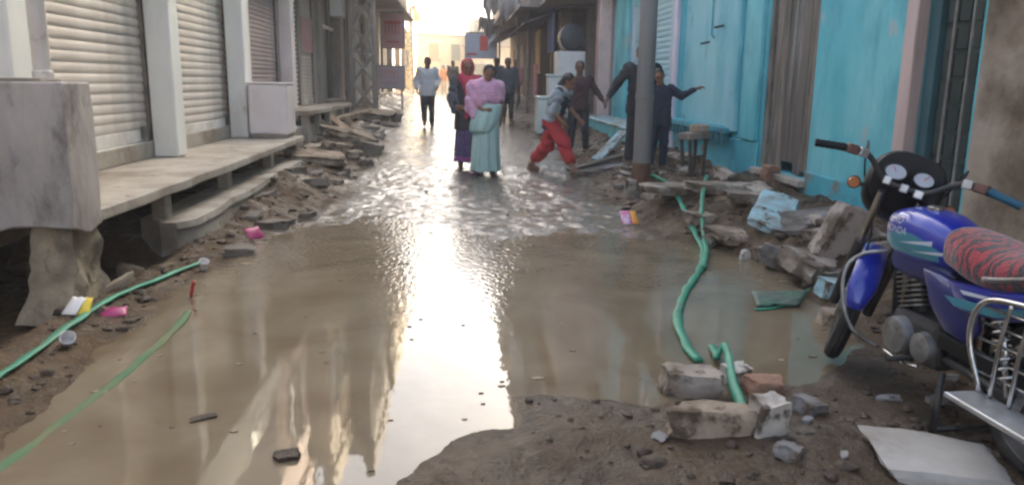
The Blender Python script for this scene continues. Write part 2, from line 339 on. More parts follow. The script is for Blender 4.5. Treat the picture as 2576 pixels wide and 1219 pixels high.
def solo(name, label, cat, mb, material, smooth=False, bev=0, group=None, base=None):
    b = base if base is not None else Vector(mb.v[0]); me = mb.mesh(name, b); fixn(me)
    o = link(bpy.data.objects.new(name, me)); o.location = b; finish(o, material, smooth, bev); return tag(o, label, cat, group)
def structure(name, me, material):
    o = link(bpy.data.objects.new(name, me)); o['kind'] = 'structure'; o.data.materials.append(MATS[material]); return o
def share(parent, name, me, loc, rot=(0, 0, 0), scale=(1, 1, 1)):
    o = link(bpy.data.objects.new(name, me)); o.parent = parent; o.location = loc; o.rotation_euler = rot; o.scale = scale; return o
def smooth_path(pts, n=8):
    P = [Vector(p) for p in pts]; P = [2*P[0]-P[1]]+P+[2*P[-1]-P[-2]]; out = []
    for i in range(1, len(P)-2):
        a, b, c, d = P[i-1:i+3]
        for k in range(n):
            t = k/n; out.append(.5*((2*b)+(c-a)*t+(2*a-5*b+4*c-d)*t*t+(3*b-a-3*c+d)*t**3))
    return out+[P[-2]]

# ------------------------------------------------------------------ pixel rays (photo at 2576 x 1219)
def ray(x, y): return FW + RT*((x-IW/2)/F_PX) + UP*((IH/2-y)/F_PX)
def onz(x, y, z=0.0): d = ray(x, y); return CAM + d*((z-CH)/d.z)
def onx(x, y, X): d = ray(x, y); return CAM + d*(X/d.x)
def ony(x, y, Y): d = ray(x, y); return CAM + d*(Y/d.y)

# ------------------------------------------------------------------ ground
def grise(Y):
    t = np.clip((Y-10.5), 0, None); s = np.where(t < 2, t*t/4, t-1.0)
    return np.where(s < 19, .030*s, .57+.006*(s-19))
PUD_PX = [(-260, 1420), (-120, 1260), (0, 1155), (150, 1035), (300, 895), (420, 805), (480, 742), (560, 680), (640, 628), (720, 598), (800, 574), (900, 560),
          (990, 566), (1060, 575), (1150, 585), (1230, 610), (1330, 606), (1420, 592), (1520, 588), (1620, 602), (1720, 618), (1800, 628), (1880, 648),
          (1990, 700), (2070, 790), (2092, 860), (2060, 915), (1900, 955), (1700, 985), (1600, 1006), (1480, 996), (1330, 1004), (1270, 1058),
          (1150, 1092), (1020, 1118), (972, 1182), (930, 1260), (900, 1420)]
PUD = np.array([onz(x, y)[:2] for x, y in PUD_PX])
def pud_sd(X, Y):
    d = np.full(X.shape, 1e9); inside = np.zeros(X.shape, bool)
    for i in range(len(PUD)):
        a, b = PUD[i], PUD[(i+1) % len(PUD)]; e = b-a; L2 = e@e
        t = np.clip(((X-a[0])*e[0]+(Y-a[1])*e[1])/L2, 0, 1)
        d = np.minimum(d, np.hypot(X-a[0]-t*e[0], Y-a[1]-t*e[1]))
        c = ((a[1] > Y) != (b[1] > Y)); xx = a[0]+(Y-a[1])/np.where(abs(e[1]) < 1e-9, 1e-9, e[1])*e[0]
        inside ^= c & (X < xx)
    return np.where(inside, -d, d)
_rng = np.random.RandomState(3)
_LAT = _rng.rand(64, 64)
def vnoise(x, y):
    xi, yi = np.floor(x).astype(int), np.floor(y).astype(int); fx, fy = x-xi, y-yi
    fx, fy = fx*fx*(3-2*fx), fy*fy*(3-2*fy); g = lambda a, b: _LAT[a % 64, b % 64]
    return (g(xi, yi)*(1-fx)+g(xi+1, yi)*fx)*(1-fy)+(g(xi, yi+1)*(1-fx)+g(xi+1, yi+1)*fx)*fy-.5
def fbm(x, y, s, o=4):
    r = 0; a = 1
    for k in range(o): r = r+a*vnoise(x*s+17*k, y*s+31*k); s *= 2.1; a *= .5
    return r
def sst(x, a, b): t = np.clip((x-a)/(b-a), 0, 1); return t*t*(3-2*t)
def road_edges(Y):
    XL = np.interp(Y, [0, 3, 5, 6.5, 8, 10, 12, 16, 20, 30, 48], [-1.75, -1.8, -2.0, -1.85, -1.6, -1.55, -1.55, -1.6, -1.8, -2.2, -2.6])
    XR = np.interp(Y, [0, 3, 5, 6.5, 8, 10, 12, 16, 20, 30, 48], [2.6, 2.5, 2.2, 2.0, 1.9, 2.0, 2.1, 1.9, 1.9, 2.1, 2.3])
    return XL, XR
def height(X, Y):
    X = np.asarray(X, float); Y = np.asarray(Y, float)
    XL, XR = road_edges(Y); wob = fbm(X, Y, .9, 3)*.25
    l = sst(XL-X+wob, -.1, .75); r = sst(X-XR+wob, -.1, .85)
    lh = np.interp(Y, [0, 4, 6, 8, 10, 20, 40], [.13, .10, .02, .03, .17, .26, .18])
    rh = np.interp(Y, [0, 3.5, 5, 7, 9, 12, 18, 40], [.05, .06, .18, .30, .30, .28, .22, .15])
    bank = np.maximum(l, r)
    wetz = sst(Y, 6.5, 7.5)*(1-sst(Y, 11.8, 13))
    h = grise(Y) + .012 - .005*wetz*(1-bank) + lh*l + rh*r
    h = h + fbm(X, Y, 1.3, 5)*(.020-.008*wetz*(1-bank)+.09*bank) + fbm(X+9, Y+4, 9, 3)*(.012+.020*wetz+.035*bank)
    hollow = sst(-X, 2.28, 2.55)*(1-sst(Y, 6.4, 6.8)); h = h*(1-hollow)+(-.16)*hollow
    near = np.clip((3.6-Y)/1.0, 0, 1)*sst(X, -.9, -.3); h = h + near*(.020+fbm(X+3, Y, 3.2, 5)*.06)
    sd = pud_sd(X, Y) + fbm(X, Y, 3, 3)*.10 + (np.clip((4.2-Y)/1.0, 0, 1)*sst(X, -.8, 0))*(fbm(X+5, Y+8, 4, 4)*.16)
    k = sst(sd, -.06, .30); dep = -.007-.10*np.clip(-sd, 0, .5)
    return np.where(sd < -.06, np.minimum(dep, -.012)+fbm(X, Y, 6, 2)*.006, dep*(1-k)+h*k)
_gx, _gy = np.arange(-4.2, 4.3, .03), np.arange(0, 62, .03)
_HG = height(*np.meshgrid(_gx, _gy))
def hz(x, y):
    fx = min(max((x+4.2)/.03, 0), len(_gx)-2.001); fy = min(max(y/.03, 0), len(_gy)-2.001); i, j = int(fx), int(fy); fx -= i; fy -= j
    return float((_HG[j, i]*(1-fx)+_HG[j, i+1]*fx)*(1-fy)+(_HG[j+1, i]*(1-fx)+_HG[j+1, i+1]*fx)*fy)
def hit(x, y, lift=0.0):
    d = ray(x, y); t0 = 1.2
    prev = t0; t = t0
    while t < 80:
        p = CAM+d*t
        if p.z < hz(p.x, p.y)+lift:
            lo, hi = prev, t
            for _ in range(14):
                m = (lo+hi)/2; q = CAM+d*m
                if q.z < hz(q.x, q.y)+lift: hi = m
                else: lo = m
            return CAM+d*hi
        prev = t; t *= 1.012
    return CAM+d*80

def build_ground():
    ys = [-9.0, -6, -3, -1, 0, .8]; y = 1.4
    while y < 62: ys.append(y); y += .028 if y < 7.5 else .028*(1+(y-7.5)*.28)
    ys = np.array(ys); xs = np.concatenate([np.linspace(-3.75, -2.2, 44)[:-1], np.linspace(-2.2, 2.8, 176)[:-1], np.linspace(2.8, 4.05, 36)])
    X, Y = np.meshgrid(xs, ys); Z = height(X, Y); ny, nx = X.shape
    idx = np.arange(nx*ny).reshape(ny, nx)
    q = np.stack([idx[:-1, :-1], idx[:-1, 1:], idx[1:, 1:], idx[1:, :-1]], -1).reshape(-1, 4)
    me = bpy.data.meshes.new('road'); me.vertices.add(nx*ny); me.vertices.foreach_set('co', np.stack([X, Y, Z], -1).ravel())
    me.loops.add(q.size); me.loops.foreach_set('vertex_index', q.ravel().astype(np.int32))
    me.polygons.add(len(q)); me.polygons.foreach_set('loop_start', np.arange(0, q.size, 4, dtype=np.int32)); me.update(calc_edges=True); me.validate()
    me.shade_smooth()
    XL, XR = road_edges(Y); wob = fbm(X, Y, 1.1, 4)*.35
    rd = sst(X-XL+wob, 0, .4)*sst(XR-X+wob, 0, .4); rd = rd*(1-.8*sst(-(Y+fbm(X, Y, 2.2, 4)*1.6), -4.4, -3.2))
    a = me.attributes.new('road', 'FLOAT', 'POINT'); a.data.foreach_set('value', rd.ravel().astype(np.float32))
    a = me.attributes.new('film', 'FLOAT', 'POINT'); a.data.foreach_set('value', (rd*sst(Y, 5.2, 7.0)).ravel().astype(np.float32))
    structure('road', me, 'wet_mud')
    # wide earth under everything, to the horizon
    mb = MB(); yy = [-200, -20, 5, 10, 20, 30, 45, 70, 400]
    for i, v in enumerate(yy):
        z = float(grise(np.array(v)))-.32
        mb.v += [(-300, v, z), (300, v, z)]
        if i: mb.f.append((2*i-2, 2*i-1, 2*i+1, 2*i))
    structure('ground', mb.mesh('ground'), 'clod')
    mb = MB(); n = 12
    mb.add([(-2.28, -3, 0), (3.6, -3, 0), (3.6, 12.8, 0), (-2.28, 12.8, 0)], [(0, 1, 2, 3)])
    structure('puddle_water', mb.mesh('puddle_water'), 'muddy_water')
build_ground()

# ------------------------------------------------------------------ buildings
def shutter(root, X, y0, y1, z0, z1, pitch, material, side, rails='rail', base='shutter_base', depth=.012):
    """roller shutter in the plane x = X, seen from +side; each slat is an object"""
    o = org(root); xa, xb = sorted((X-side*.012, X-side*.003))
    g = part(root, 'shutter', MB().box(xa, xb, y0, y1, z0, z1), material)
    for y in (y0, y1): part(g, 'guide_rail', MB().box(min(X, X+side*.05), max(X, X+side*.05), y-.035, y+.035, z0, z1), rails, bev=.006)
    mb = MB().box(min(X, X+side*.028), max(X, X+side*.028), y0+.04, y1-.04, z0+.005, z0+.13); part(g, 'bottom_bar', mb, base, bev=.008)
    n = 5; prof = []
    for i in range(n+1):
        t = i/n; prof.append((side*(.004+depth*math.sin(math.pi*t)**.35), pitch*.94*t))
    L = y1-y0-.08; vs_ = []; fs = []
    ny = 6
    for j in range(ny):
        yy = L*j/(ny-1)
        for (px, pz) in prof: vs_.append((px, yy, pz))
    m = n+1
    for j in range(ny-1):
        for i in range(n): a = j*m+i; fs.append((a, a+1, a+m+1, a+m) if side < 0 else (a, a+m, a+m+1, a+1))
    me = bpy.data.meshes.new('slat'); me.from_pydata(vs_, [], fs); me.update(); me.materials.append(MATS[material]); me.shade_smooth()
    k = 0; z = z0+.135
    while z < z1-.01:
        share(g, 'slat', me, (X-o[0]+random.uniform(-.002, .002), y0+.04-o[1], z-o[2]+random.uniform(-.003, .003)), (random.uniform(-.003, .003), random.uniform(-.06, .06), 0)); z += pitch
    if y1-y0 > 1.9: part(g, 'lock', MB().box(min(X+side*.03, X+side*.075), max(X+side*.03, X+side*.075), y1-.26, y1-.14, z0+.03, z0+.17), 'rail', bev=.012)
    return g
def wall_with_openings(root, name, material, x0, x1, y0, y1, z0, z1, ops, bev=.0):
    """solid wall slab x0..x1 split round openings [(ya,yb,za,zb)] ordered along y"""
    mb = MB(); y = y0
    for (ya, yb, za, zb) in ops:
        if ya > y: mb.box(x0, x1, y, ya, z0, z1)
        if za > z0: mb.box(x0, x1, ya, yb, z0, za)
        if zb < z1: mb.box(x0, x1, ya, yb, zb, z1)
        y = yb
    if y < y1: mb.box(x0, x1, y, y1, z0, z1)
    return part(root, name, mb, material, bev=bev)
def upper(root, side, X, back, y0, y1, z0, z1, material, over=.0, slab='concrete', nwin=3, frame='white_paint'):
    """upper storeys with overhang; windows with frames and panes, a ledge per storey and a parapet"""
    xf = X-side*over if False else X + (-side)*over
    s = -1 if side > 0 else 1            # facade faces -x on the right-hand row, +x on the left-hand row
    a, b = sorted((xf, back)); fl = []; z = z0
    part(root, 'upper_wall', MB().box(a, b, y0, y1, z0, z1), material)
    k = 0
    while z + 2.2 < z1:
        e = MB(); a2, b2 = sorted((xf+s*.28, back)); e.box(a2, b2, y0-.02, y1+.02, z-.11, z-.003); part(root, 'ledge', e, slab)
        for i in range(nwin):
            yc = y0+(y1-y0)*(i+.5)/nwin; ww = min(.5, (y1-y0)/nwin*.3)
            f = MB(); xa, xb = sorted((xf-s*.02, xf+s*.05))
            f.box(xa, xb, yc-ww-.07, yc-ww, z+.8, z+2.1); f.box(xa, xb, yc+ww, yc+ww+.07, z+.8, z+2.1)
            f.box(xa, xb, yc-ww-.07, yc+ww+.07, z+2.1, z+2.17); f.box(xa, xb, yc-ww-.07, yc+ww+.07, z+.73, z+.8); f.box(xa, xb, yc-.02, yc+.02, z+.8, z+2.1)
            wd = part(root, 'window', f, frame)
            xa, xb = sorted((xf-s*.02, xf+s*.012)); part(wd, 'pane', MB().box(xa, xb, yc-ww, yc+ww, z+.8, z+2.1), 'glass_dk')
        z += 2.9; k += 1
    p = MB(); a2, b2 = sorted((xf+s*.06, xf-s*.18)); p.box(a2, b2, y0+.01, y1-.01, z1+.003, z1+.75); part(root, 'parapet', p, material)

# --- left: white-pillared shop row
lA = thing('shop_building', 'long shop building with cream roller shutters behind square white pillars', 'building', (-3.5, 9, .2))
XS = -3.46
wall_with_openings(lA, 'wall', 'white_paint', -3.95, -3.40, -8, 12.95, .462, 3.4, [(6.12, 8.95, .72, 3.05), (9.35, 12.05, .70, 3.05)])
part(lA, 'back_wall', MB().box(-9, -3.96, -8, 12.95, .462, 3.4), 'grey_wall')
part(lA, 'riser', MB().box(-3.40, -3.375, 5.32, 12.6, .545, .715), 'concrete', bev=.01)
shutter(lA, XS, 6.15, 8.92, .72, 3.05, .098, 'shutter', 1)
shutter(lA, XS, 9.38, 12.02, .70, 3.05, .098, 'shutter', 1)
for (y, b) in ((8.84, .545), (11.78, .545), (5.75, .545)):
    part(lA, 'pillar', MB().box(-3.37, -3.11, y, y+.30, b, 3.3), 'white_paint', bev=.018)
part(lA, 'beam', MB().box(-3.39, -3.08, -8, 12.9, 3.302, 3.75), 'white_paint', bev=.02)
# plinth slab, its little posts and the lower step
slab = MB(); yy = np.linspace(5.12, 12.35, 40)
def edge(y): return -2.40+float(vnoise(np.array(y*2.3), np.array(1.7)))*.035
top = [Vector((edge(y), y, .54+float(vnoise(np.array(y*1.1), np.array(4.2)))*.012)) for y in yy]
n = len(top)
vs_ = []
for p in top: vs_ += [(-3.44, p.y, .54), (p.x, p.y, p.z), (p.x+.006, p.y, p.z-.085), (-3.44, p.y, .455)]
fs = []
for i in range(n-1):
    a = i*4; fs += [(a, a+1, a+5, a+4), (a+1, a+2, a+6, a+5), (a+2, a+3, a+7, a+6), (a+3, a, a+4, a+7)]
fs += [(0, 3, 2, 1), (4*n-4, 4*n-3, 4*n-2, 4*n-1)]
slab.add(vs_, fs); part(lA, 'plinth_slab', slab, 'concrete', smooth=30, bev=.012)
for y in (6.70, 8.55, 10.55, 12.1): part(lA, 'post', MB().box(-2.62, -2.50, y, y+.16, .19, .457), 'concrete', bev=.012)
st = MB(); rings = []
for i in range(30):
    y = 6.55+(12.5-6.55)*i/29; xi = -2.50 if i == 0 else -2.74; jx = float(vnoise(np.array(y*1.9), np.array(8.))) * .06; zt = .215+.006*(y-6.3); e_ = .10 if i == 0 else .0
    rings.append([(xi, y, -.1), (xi, y, zt), (-2.28+jx-e_, y, zt), (-2.265+jx-e_, y, zt-.055), (-2.29+jx-e_, y, zt-.065), (-2.27+jx*1.2-e_, y, -.1)])
st.loft(rings); part(lA, 'step', st, 'concrete', smooth=35)
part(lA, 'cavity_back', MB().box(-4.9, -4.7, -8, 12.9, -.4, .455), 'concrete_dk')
part(lA, 'parapet', MB().box(-3.5, -3.3, -8, 12.9, 3.752, 4.5), 'white_paint', bev=.02)
part(lA, 'roof', MB().box(-9, -3.51, -8, 12.9, 3.402, 3.6), 'concrete')

# concrete block with pipe
bl = thing('wall_block', 'weathered grey plaster wall stub with a broken underside carrying a white pipe', 'wall', (-2.9, 5.1, .4))
mb = MB(); nu, nw = 16, 12; 
def block_pt(u, v_, face):  # rough plaster surface
    pass
bm = bmesh.new(); bmesh.ops.create_cube(bm, size=1); bmesh.ops.subdivide_edges(bm, edges=bm.edges[:], cuts=13, use_grid_fill=True)
for v in bm.verts:
    x, y, z = v.co; X = -3.04+x*1.30; Y = 5.10+y*.40; Z = .925+z*.91
    k = noise.noise(Vector((X*2.2, Y*2.2, Z*2.2)))*.018+noise.noise(Vector((X*7, Y*7, Z*7)))*.007
    if z < -.49: Z += noise.noise(Vector((X*4.0, Y*4, 3)))*.07
    if x > .49: X += k
    if y < -.49: Y += k
    v.co = (X+2.9, Y-5.1, Z-.4)
me = bpy.data.meshes.new('block'); bm.to_mesh(me); bm.free(); ob = link(bpy.data.objects.new('block', me)); ob.parent = bl; finish(ob, 'plaster_grey', smooth=50, bev=.012)
part(bl, 'cap', MB().box(-3.0, -2.52, 4.95, 5.2, 1.378, 1.40), 'concrete', bev=.008)
bm = bmesh.new(); bmesh.ops.create_cube(bm, size=1); bmesh.ops.subdivide_edges(bm, edges=bm.edges[:], cuts=9, use_grid_fill=True)
for v in bm.verts:
    x, y, z = v.co; fl = (.5-z)**2
    X = -2.57+x*(.25+.14*fl); Y = 5.12+y*(.30+.25*fl); Z = .20+z*.66
    X += noise.noise(Vector((x*3, y*3, z*4)))*.06+noise.noise(Vector((x*9, y*9, z*11)))*.02; Y += noise.noise(Vector((x*3+7, y*3, z*4)))*.06+noise.noise(Vector((x*9+7, y*9, z*11)))*.02
    v.co = (X+2.9, Y-5.1, Z-.4)
me = bpy.data.meshes.new('pier'); bm.to_mesh(me); bm.free(); ob = link(bpy.data.objects.new('pier', me)); ob.parent = bl; finish(ob, 'masonry', smooth=60)
pp = thing('pipe', 'white pipe standing upright on the grey plaster wall stub', 'pipe', (-2.63, 5.10, 1.40))
q = ony(110, 205, 5.1); px_, py_ = q.x, 5.10
part(pp, 'tube', MB().lathe([(.052, 1.402), (.052, 2.30), (.054, 2.305), (.054, 2.36), (.052, 2.365), (.052, 3.70)], (px_, py_, 0), n=24), 'pipe_white', smooth=40)
part(pp, 'collar', MB().lathe([(.060, 1.401), (.060, 1.44), (.053, 1.447)], (px_, py_, 0), n=24), 'pipe_white', smooth=40)

# --- pink neighbour
lB = thing('shop_building', 'narrow shop building with a dusky pink roller shutter and pink door post', 'building', (-3.5, 14.4, .3))
wall_with_openings(lB, 'wall', 'pinkwhite', -4.0, -3.4, 12.96, 15.95, .15, 3.4, [(13.3, 15.3, .75, 3.1)])
shutter(lB, -3.46, 13.32, 15.28, .75, 3.1, .075, 'pink_shutter', 1, base='pink_shutter')
part(lB, 'post', MB().box(-3.38, -3.14, 15.3, 15.62, .4, 3.3), 'pinkwhite', bev=.015)
part(lB, 'plinth', MB().box(-3.38, -2.75, 12.7, 15.8, .12, .60), 'concrete', bev=.02)
part(lB, 'back_wall', MB().box(-9, -4.01, 12.96, 15.95, .1, 3.4), 'grey_wall')
upper(lB, -1, -3.3, -9, 12.96, 15.94, 3.42, 6.6, 'pink_wall', over=.1, nwin=1)
# pale pink cabinet on the plinth end
cb = thing('cabinet', 'pale pink low cabinet standing on the end of the concrete plinth', 'cabinet', (-2.8, 11.9, .545))
c0 = ony(650, 330, 11.7); c1 = ony(735, 330, 11.7)
part(cb, 'body', MB().box(-3.08, -2.50, 11.72, 12.25, .60, 1.33), 'pinkwhite', bev=.03)
part(cb, 'base', MB().box(-3.05, -2.53, 11.74, 12.22, .547, .598), 'concrete', bev=.01)
part(cb, 'lid', MB().box(-3.09, -2.49, 11.71, 12.26, 1.332, 1.36), 'pinkwhite', bev=.008)

# --- lattice shutter shop
lC = thing('shop_building', 'shop building with white lattice vents and a faded red painted roller shutter', 'building', (-3.5, 17.6, .3))
wall_with_openings(lC, 'wall', 'beige', -4.0, -3.4, 15.96, 19.3, .2, 3.6, [(16.2, 17.3, .85, 3.2), (17.55, 19.0, .85, 3.2)])
part(lC, 'back_wall', MB().box(-9, -4.01, 15.96, 19.3, .1, 3.6), 'grey_wall')
shutter(lC, -3.46, 17.57, 18.98, .85, 3.2, .085, 'shutter', 1)
sg = MB().box(-3.415, -3.408, 17.7, 18.9, 2.0, 2.75); part(lC, 'painted_panel', sg, 'sign_pink')
lat = MB().box(-3.5, -3.47, 16.2, 17.3, .85, 3.2); lt = part(lC, 'vent_backing', lat, 'painted_dark')  # near-black sheet: the darkness behind the vents is put into its colour
sl_me = MB().box(0, .03, 0, .46, 0, .05).mesh('vent_slat'); sl_me.materials.append(MATS['shutter_base'])
for y in (16.24, 16.78):
    for i in range(24): share(lt, 'vent_slat', sl_me, (-3.455+3.5, y-17.6, .9+i*.095-.3), (0, -.5, 0))
for y in (16.2, 16.72, 17.26): part(lC, 'vent_post', MB().box(-3.44, -3.39, y, y+.05, .85, 3.2), 'grey_wall')
upper(lC, -1, -3.3, -9, 15.96, 19.28, 3.62, 7.0, 'beige', over=.5, nwin=2)
# concrete bench-like entry slabs
def bench(label, x0, x1, y0, y1, z0, z1, nleg):
    b = thing('entry_slab', label, 'slab', ((x0+x1)/2, (y0+y1)/2, z0))
    part(b, 'top_slab', MB().box(x0, x1, y0, y1, z1-.09, z1), 'concrete', bev=.012)
    for i in range(nleg):
        y = y0+.03+(y1-y0-.2)*i/(nleg-1); part(b, 'leg', MB().box(x1-.16, x1-.03, y, y+.14, z0, z1-.092), 'concrete', bev=.01)
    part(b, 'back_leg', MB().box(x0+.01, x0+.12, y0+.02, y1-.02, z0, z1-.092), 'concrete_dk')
bench('thick concrete entry slab on legs before the lattice shutter shop', -3.38, -2.62, 14.0, 16.6, .16, .86, 3)
bench('low concrete entry slab on legs before the dark green shopfront', -3.38, -2.7, 17.4, 20.2, .3, .83, 3)

# --- dark green shopfront
lD = thing('shop_building', 'shop building with a dark green glazed front and grey pilasters', 'building', (-3.4, 21.8, .4))
wall_with_openings(lD, 'wall', 'grey_wall', -3.95, -3.3, 19.32, 24.3, .3, 4.2, [(19.8, 22.3, .9, 3.6), (22.7, 24.0, .8, 3.3)])
part(lD, 'shop_window', MB().box(-3.55, -3.5, 19.8, 22.3, .9, 3.6), 'dark_green')
for y in (20.6, 21.45): part(lD, 'mullion', MB().box(-3.5, -3.44, y, y+.07, .9, 3.6), 'dark_green', bev=.006)
part(lD, 'transom', MB().box(-3.5, -3.43, 19.8, 22.3, 2.7, 2.78), 'white_paint')
part(lD, 'sill', MB().box(-3.5, -3.2, 19.75, 22.35, .82, .898), 'concrete', bev=.01)
part(lD, 'light_box', MB().box(-3.28, -3.0, 20.8, 21.6, 3.0, 3.75), 'white_paint', bev=.01)
shutter(lD, -3.4, 22.72, 23.98, .8, 3.3, .09, 'shutter', 1)
part(lD, 'back_wall', MB().box(-9, -3.96, 19.32, 24.3, .1, 4.2), 'grey_wall')
upper(lD, -1, -3.2, -9, 19.32, 24.28, 4.22, 8.4, 'grey_wall', over=.9, nwin=3)
# --- beige and grey buildings further on
lE = thing('shop_building', 'beige building with plain tall shutters behind the lattice steel pole', 'building', (-3.3, 29.5, .5))
wall_with_openings(lE, 'wall', 'beige', -3.9, -3.2, 24.32, 35, .4, 4.0, [(24.9, 27.4, .9, 3.3), (28.4, 30.6, .9, 3.3), (31.4, 34.2, .9, 3.3)])
for (a, b) in ((24.92, 27.38), (28.42, 30.58), (31.42, 34.18)): shutter(lE, -3.3, a, b, .9, 3.3, .12, 'shutter', 1)
for y in (24.5, 27.7, 30.9): part(lE, 'pilaster', MB().box(-3.197, -3.05, y, y+.4, .45, 4.0), 'white_paint')
part(lE, 'back_wall', MB().box(-9, -3.91, 24.32, 35, .1, 4.0), 'grey_wall')
upper(lE, -1, -3.1, -9, 24.32, 34.98, 4.02, 8.0, 'beige', over=.9, nwin=5)
lF = thing('shop_building', 'grey brown building behind the pink hanging signboard', 'building', (-3.3, 41, .6))
wall_with_openings(lF, 'wall', 'grey_wall', -3.9, -3.2, 35.02, 45, .5, 4.0, [(36, 39, .8, 3.2), (40.5, 44, .8, 3.2)])
part(lF, 'door_panel', MB().box(-3.6, -3.5, 36, 39, .8, 3.2), 'dark_wood'); part(lF, 'door_panel', MB().box(-3.6, -3.5, 40.5, 44, .8, 3.2), 'amber')
part(lF, 'back_wall', MB().box(-9, -3.91, 35.02, 45, .1, 4.0), 'grey_wall')
upper(lF, -1, -3.1, -9, 35.02, 44.98, 4.02, 5.2, 'grey_wall', over=.4, nwin=4)

# signboards on the left
def signboard(label, x0, x1, y0, y1, z0, z1, m, marks, mm, brace=True, cat='sign', legs=False, gz=0):
    s = thing('signboard', label, cat, ((x0+x1)/2, (y0+y1)/2, gz if legs else z0))
    part(s, 'board', MB().box(x0, x1, y0, y1, z0, z1), m, bev=.01)
    fr = MB(); t = .03
    fr.box(x0-t, x1+t, y0-.012, y1+.012, z1+.001, z1+t); fr.box(x0-t, x1+t, y0-.012, y1+.012, z0-t, z0-.001)
    fr.box(x0-t, x0-.001, y0-.012, y1+.012, z0, z1); fr.box(x1+.001, x1+t, y0-.012, y1+.012, z0, z1); part(s, 'frame', fr, 'steel')
    for (a, b, c, d) in marks:
        part(s, 'painted_mark', MB().box(x0+(x1-x0)*a, x0+(x1-x0)*b, y0-.006, y0-.001, z0+(z1-z0)*c, z0+(z1-z0)*d), mm)
    if legs:
        for x in (x0+.05, x1-.12): part(s, 'leg', MB().box(x, x+.06, y1+.001, y1+.05, gz, z1), 'steel')
    elif brace:
        part(s, 'bracket', MB().bar((x0-.5, (y0+y1)/2, z1+.06), (x1, (y0+y1)/2, z1+.06), .04, .04), 'steel')
    return s
marks1 = [(.12, .88, .70, .78)]+[(.15+.15*i, .20+.15*i, .38, .70) for i in range(5)]+[(.2, .8, .15, .2)]
signboard('pink hanging signboard with red strokes, fixed to the grey brown building', -2.75, -1.95, 29.0, 29.06, 2.55, 3.75, 'sign_pink', marks1, 'sign_red')
marks2 = [(.08, .9, .72, .80)]+[(.1+.11*i, .15+.11*i, .45, .72) for i in range(7)]+[(.15, .85, .2, .26)]
signboard('low pale pink signboard on legs at the road edge', -2.75, -1.75, 26.0, 26.05, 1.15, 1.85, 'sign_pale', marks2, 'sign_pink', legs=True, gz=hz(-2.2, 26)-.05)

# lattice steel poles
def lattice_pole(label, x, y, z, wd, h, slant):
    t = thing('lattice_pole', label, 'pole', (x, y, z), 0, 'lattice steel poles')
    for sx in (-1, 1):
        for sy in (-1, 1):
            part(t, 'leg', MB().bar((sx*wd/2, sy*wd/3, -.2), (sx*wd/2*slant, sy*wd/3*slant, h), .09, .09), 'steel', local=True)
    n = int(h/(wd*1.1)); 
    for sy in (-1, 1):
        for i in range(n):
            a, b = i/n, (i+1)/n; wa, wb = wd/2*(1+(slant-1)*a), wd/2*(1+(slant-1)*b); yy_ = sy*wd/3*(1+(slant-1)*a)
            part(t, 'brace', MB().bar((-wa, yy_-.05*sy, h*a), (wb, yy_-.05*sy, h*b), .05, .05), 'steel', local=True)
            part(t, 'brace', MB().bar((wa, yy_, h*a), (-wb, yy_, h*b), .05, .05), 'steel', local=True)
            if i % 2 == 0 and sy < 0: part(t, 'crossbar', MB().bar((-wa, yy_-.02, h*a+.04), (wa, yy_-.02, h*a+.04), .06, .06), 'steel', local=True)
lattice_pole('wide lattice steel pole rising from rubble beside the beige shutters', -2.55, 21.6, hz(-2.5, 21.6), .62, 7.5, .75)
lattice_pole('thin lattice steel pole standing before the yellow house', -2.75, 44.5, .6, .55, 6.5, .5)

# --- far end, in the sun
fY = thing('house', 'sunlit yellow house with an orange window at the end of the street', 'house', (-5, 53, .6))
part(fY, 'wall', MB().box(-9, -2.95, 48.5, 58, .4, 5.6), 'yellow'); part(fY, 'pilaster', MB().box(-2.949, -2.7, 48.4, 48.9, .4, 5.6), 'cream')
part(fY, 'window', MB().box(-3.5, -3.0, 48.42, 48.498, 2.2, 3.2), 'dark_wood'); part(fY, 'roof', MB().box(-9.2, -2.5, 48.2, 58.2, 5.602, 5.8), 'concrete')
part(fY, 'door', MB().box(-2.948, -2.9, 52.5, 54.5, .5, 3.0), 'amber')
fC = thing('house', 'cream house closing the end of the street with a dark doorway', 'house', (-.9, 62, .7), R_(38))
part(fC, 'wall', MB().box(-6, 2.6, 0, 7, -.3, 4.1), 'cream', local=True); part(fC, 'roof', MB().box(-6.2, 2.8, -.3, 7.2, 4.102, 4.25), 'concrete', local=True)
for (x, m) in ((-1.2, 'sign_orange'), (.9, 'dark_wood')):
    wd = part(fC, 'window', MB().box(x-.42, x+.42, -.07, -.002, 2.3, 3.5), m, local=True); part(wd, 'sill', MB().box(x-.5, x+.5, -.2, -.08, 2.2, 2.295), 'concrete', local=True)
part(fC, 'door', MB().box(-.5, .4, -.07, -.002, -.2, 1.9), 'dark_wood', local=True)
fR = thing('house', 'two storey house with a railed balcony above a sloping tiled roof', 'house', (2.4, 62, .6))
part(fR, 'wall', MB().box(.6, 7, 60.5, 68, .4, 4.6), 'beige'); part(fR, 'upper_wall', MB().box(.9, 7, 62.5, 68, 4.602, 6.2), 'grey_wall')
part(fR, 'sloping_roof', MB().prism([(.3, 59.3, 3.9), (.3, 60.49, 4.45), (.3, 60.49, 4.55), (.3, 59.3, 4.0)], (5, 0, 0)), 'rust')
part(fR, 'balcony_slab', MB().box(.6, 7, 60.3, 62.49, 4.603, 4.75), 'concrete')
rl = part(fR, 'railing', MB().box(.6, 7, 60.35, 60.40, 5.65, 5.70), 'steel')
bme = MB().box(-.02, .02, -.02, .02, 0, .9).mesh('baluster'); bme.materials.append(MATS['steel'])
for i in range(22): share(rl, 'baluster', bme, (.65+i*.28-2.4, 60.375-62, 4.752-.6))
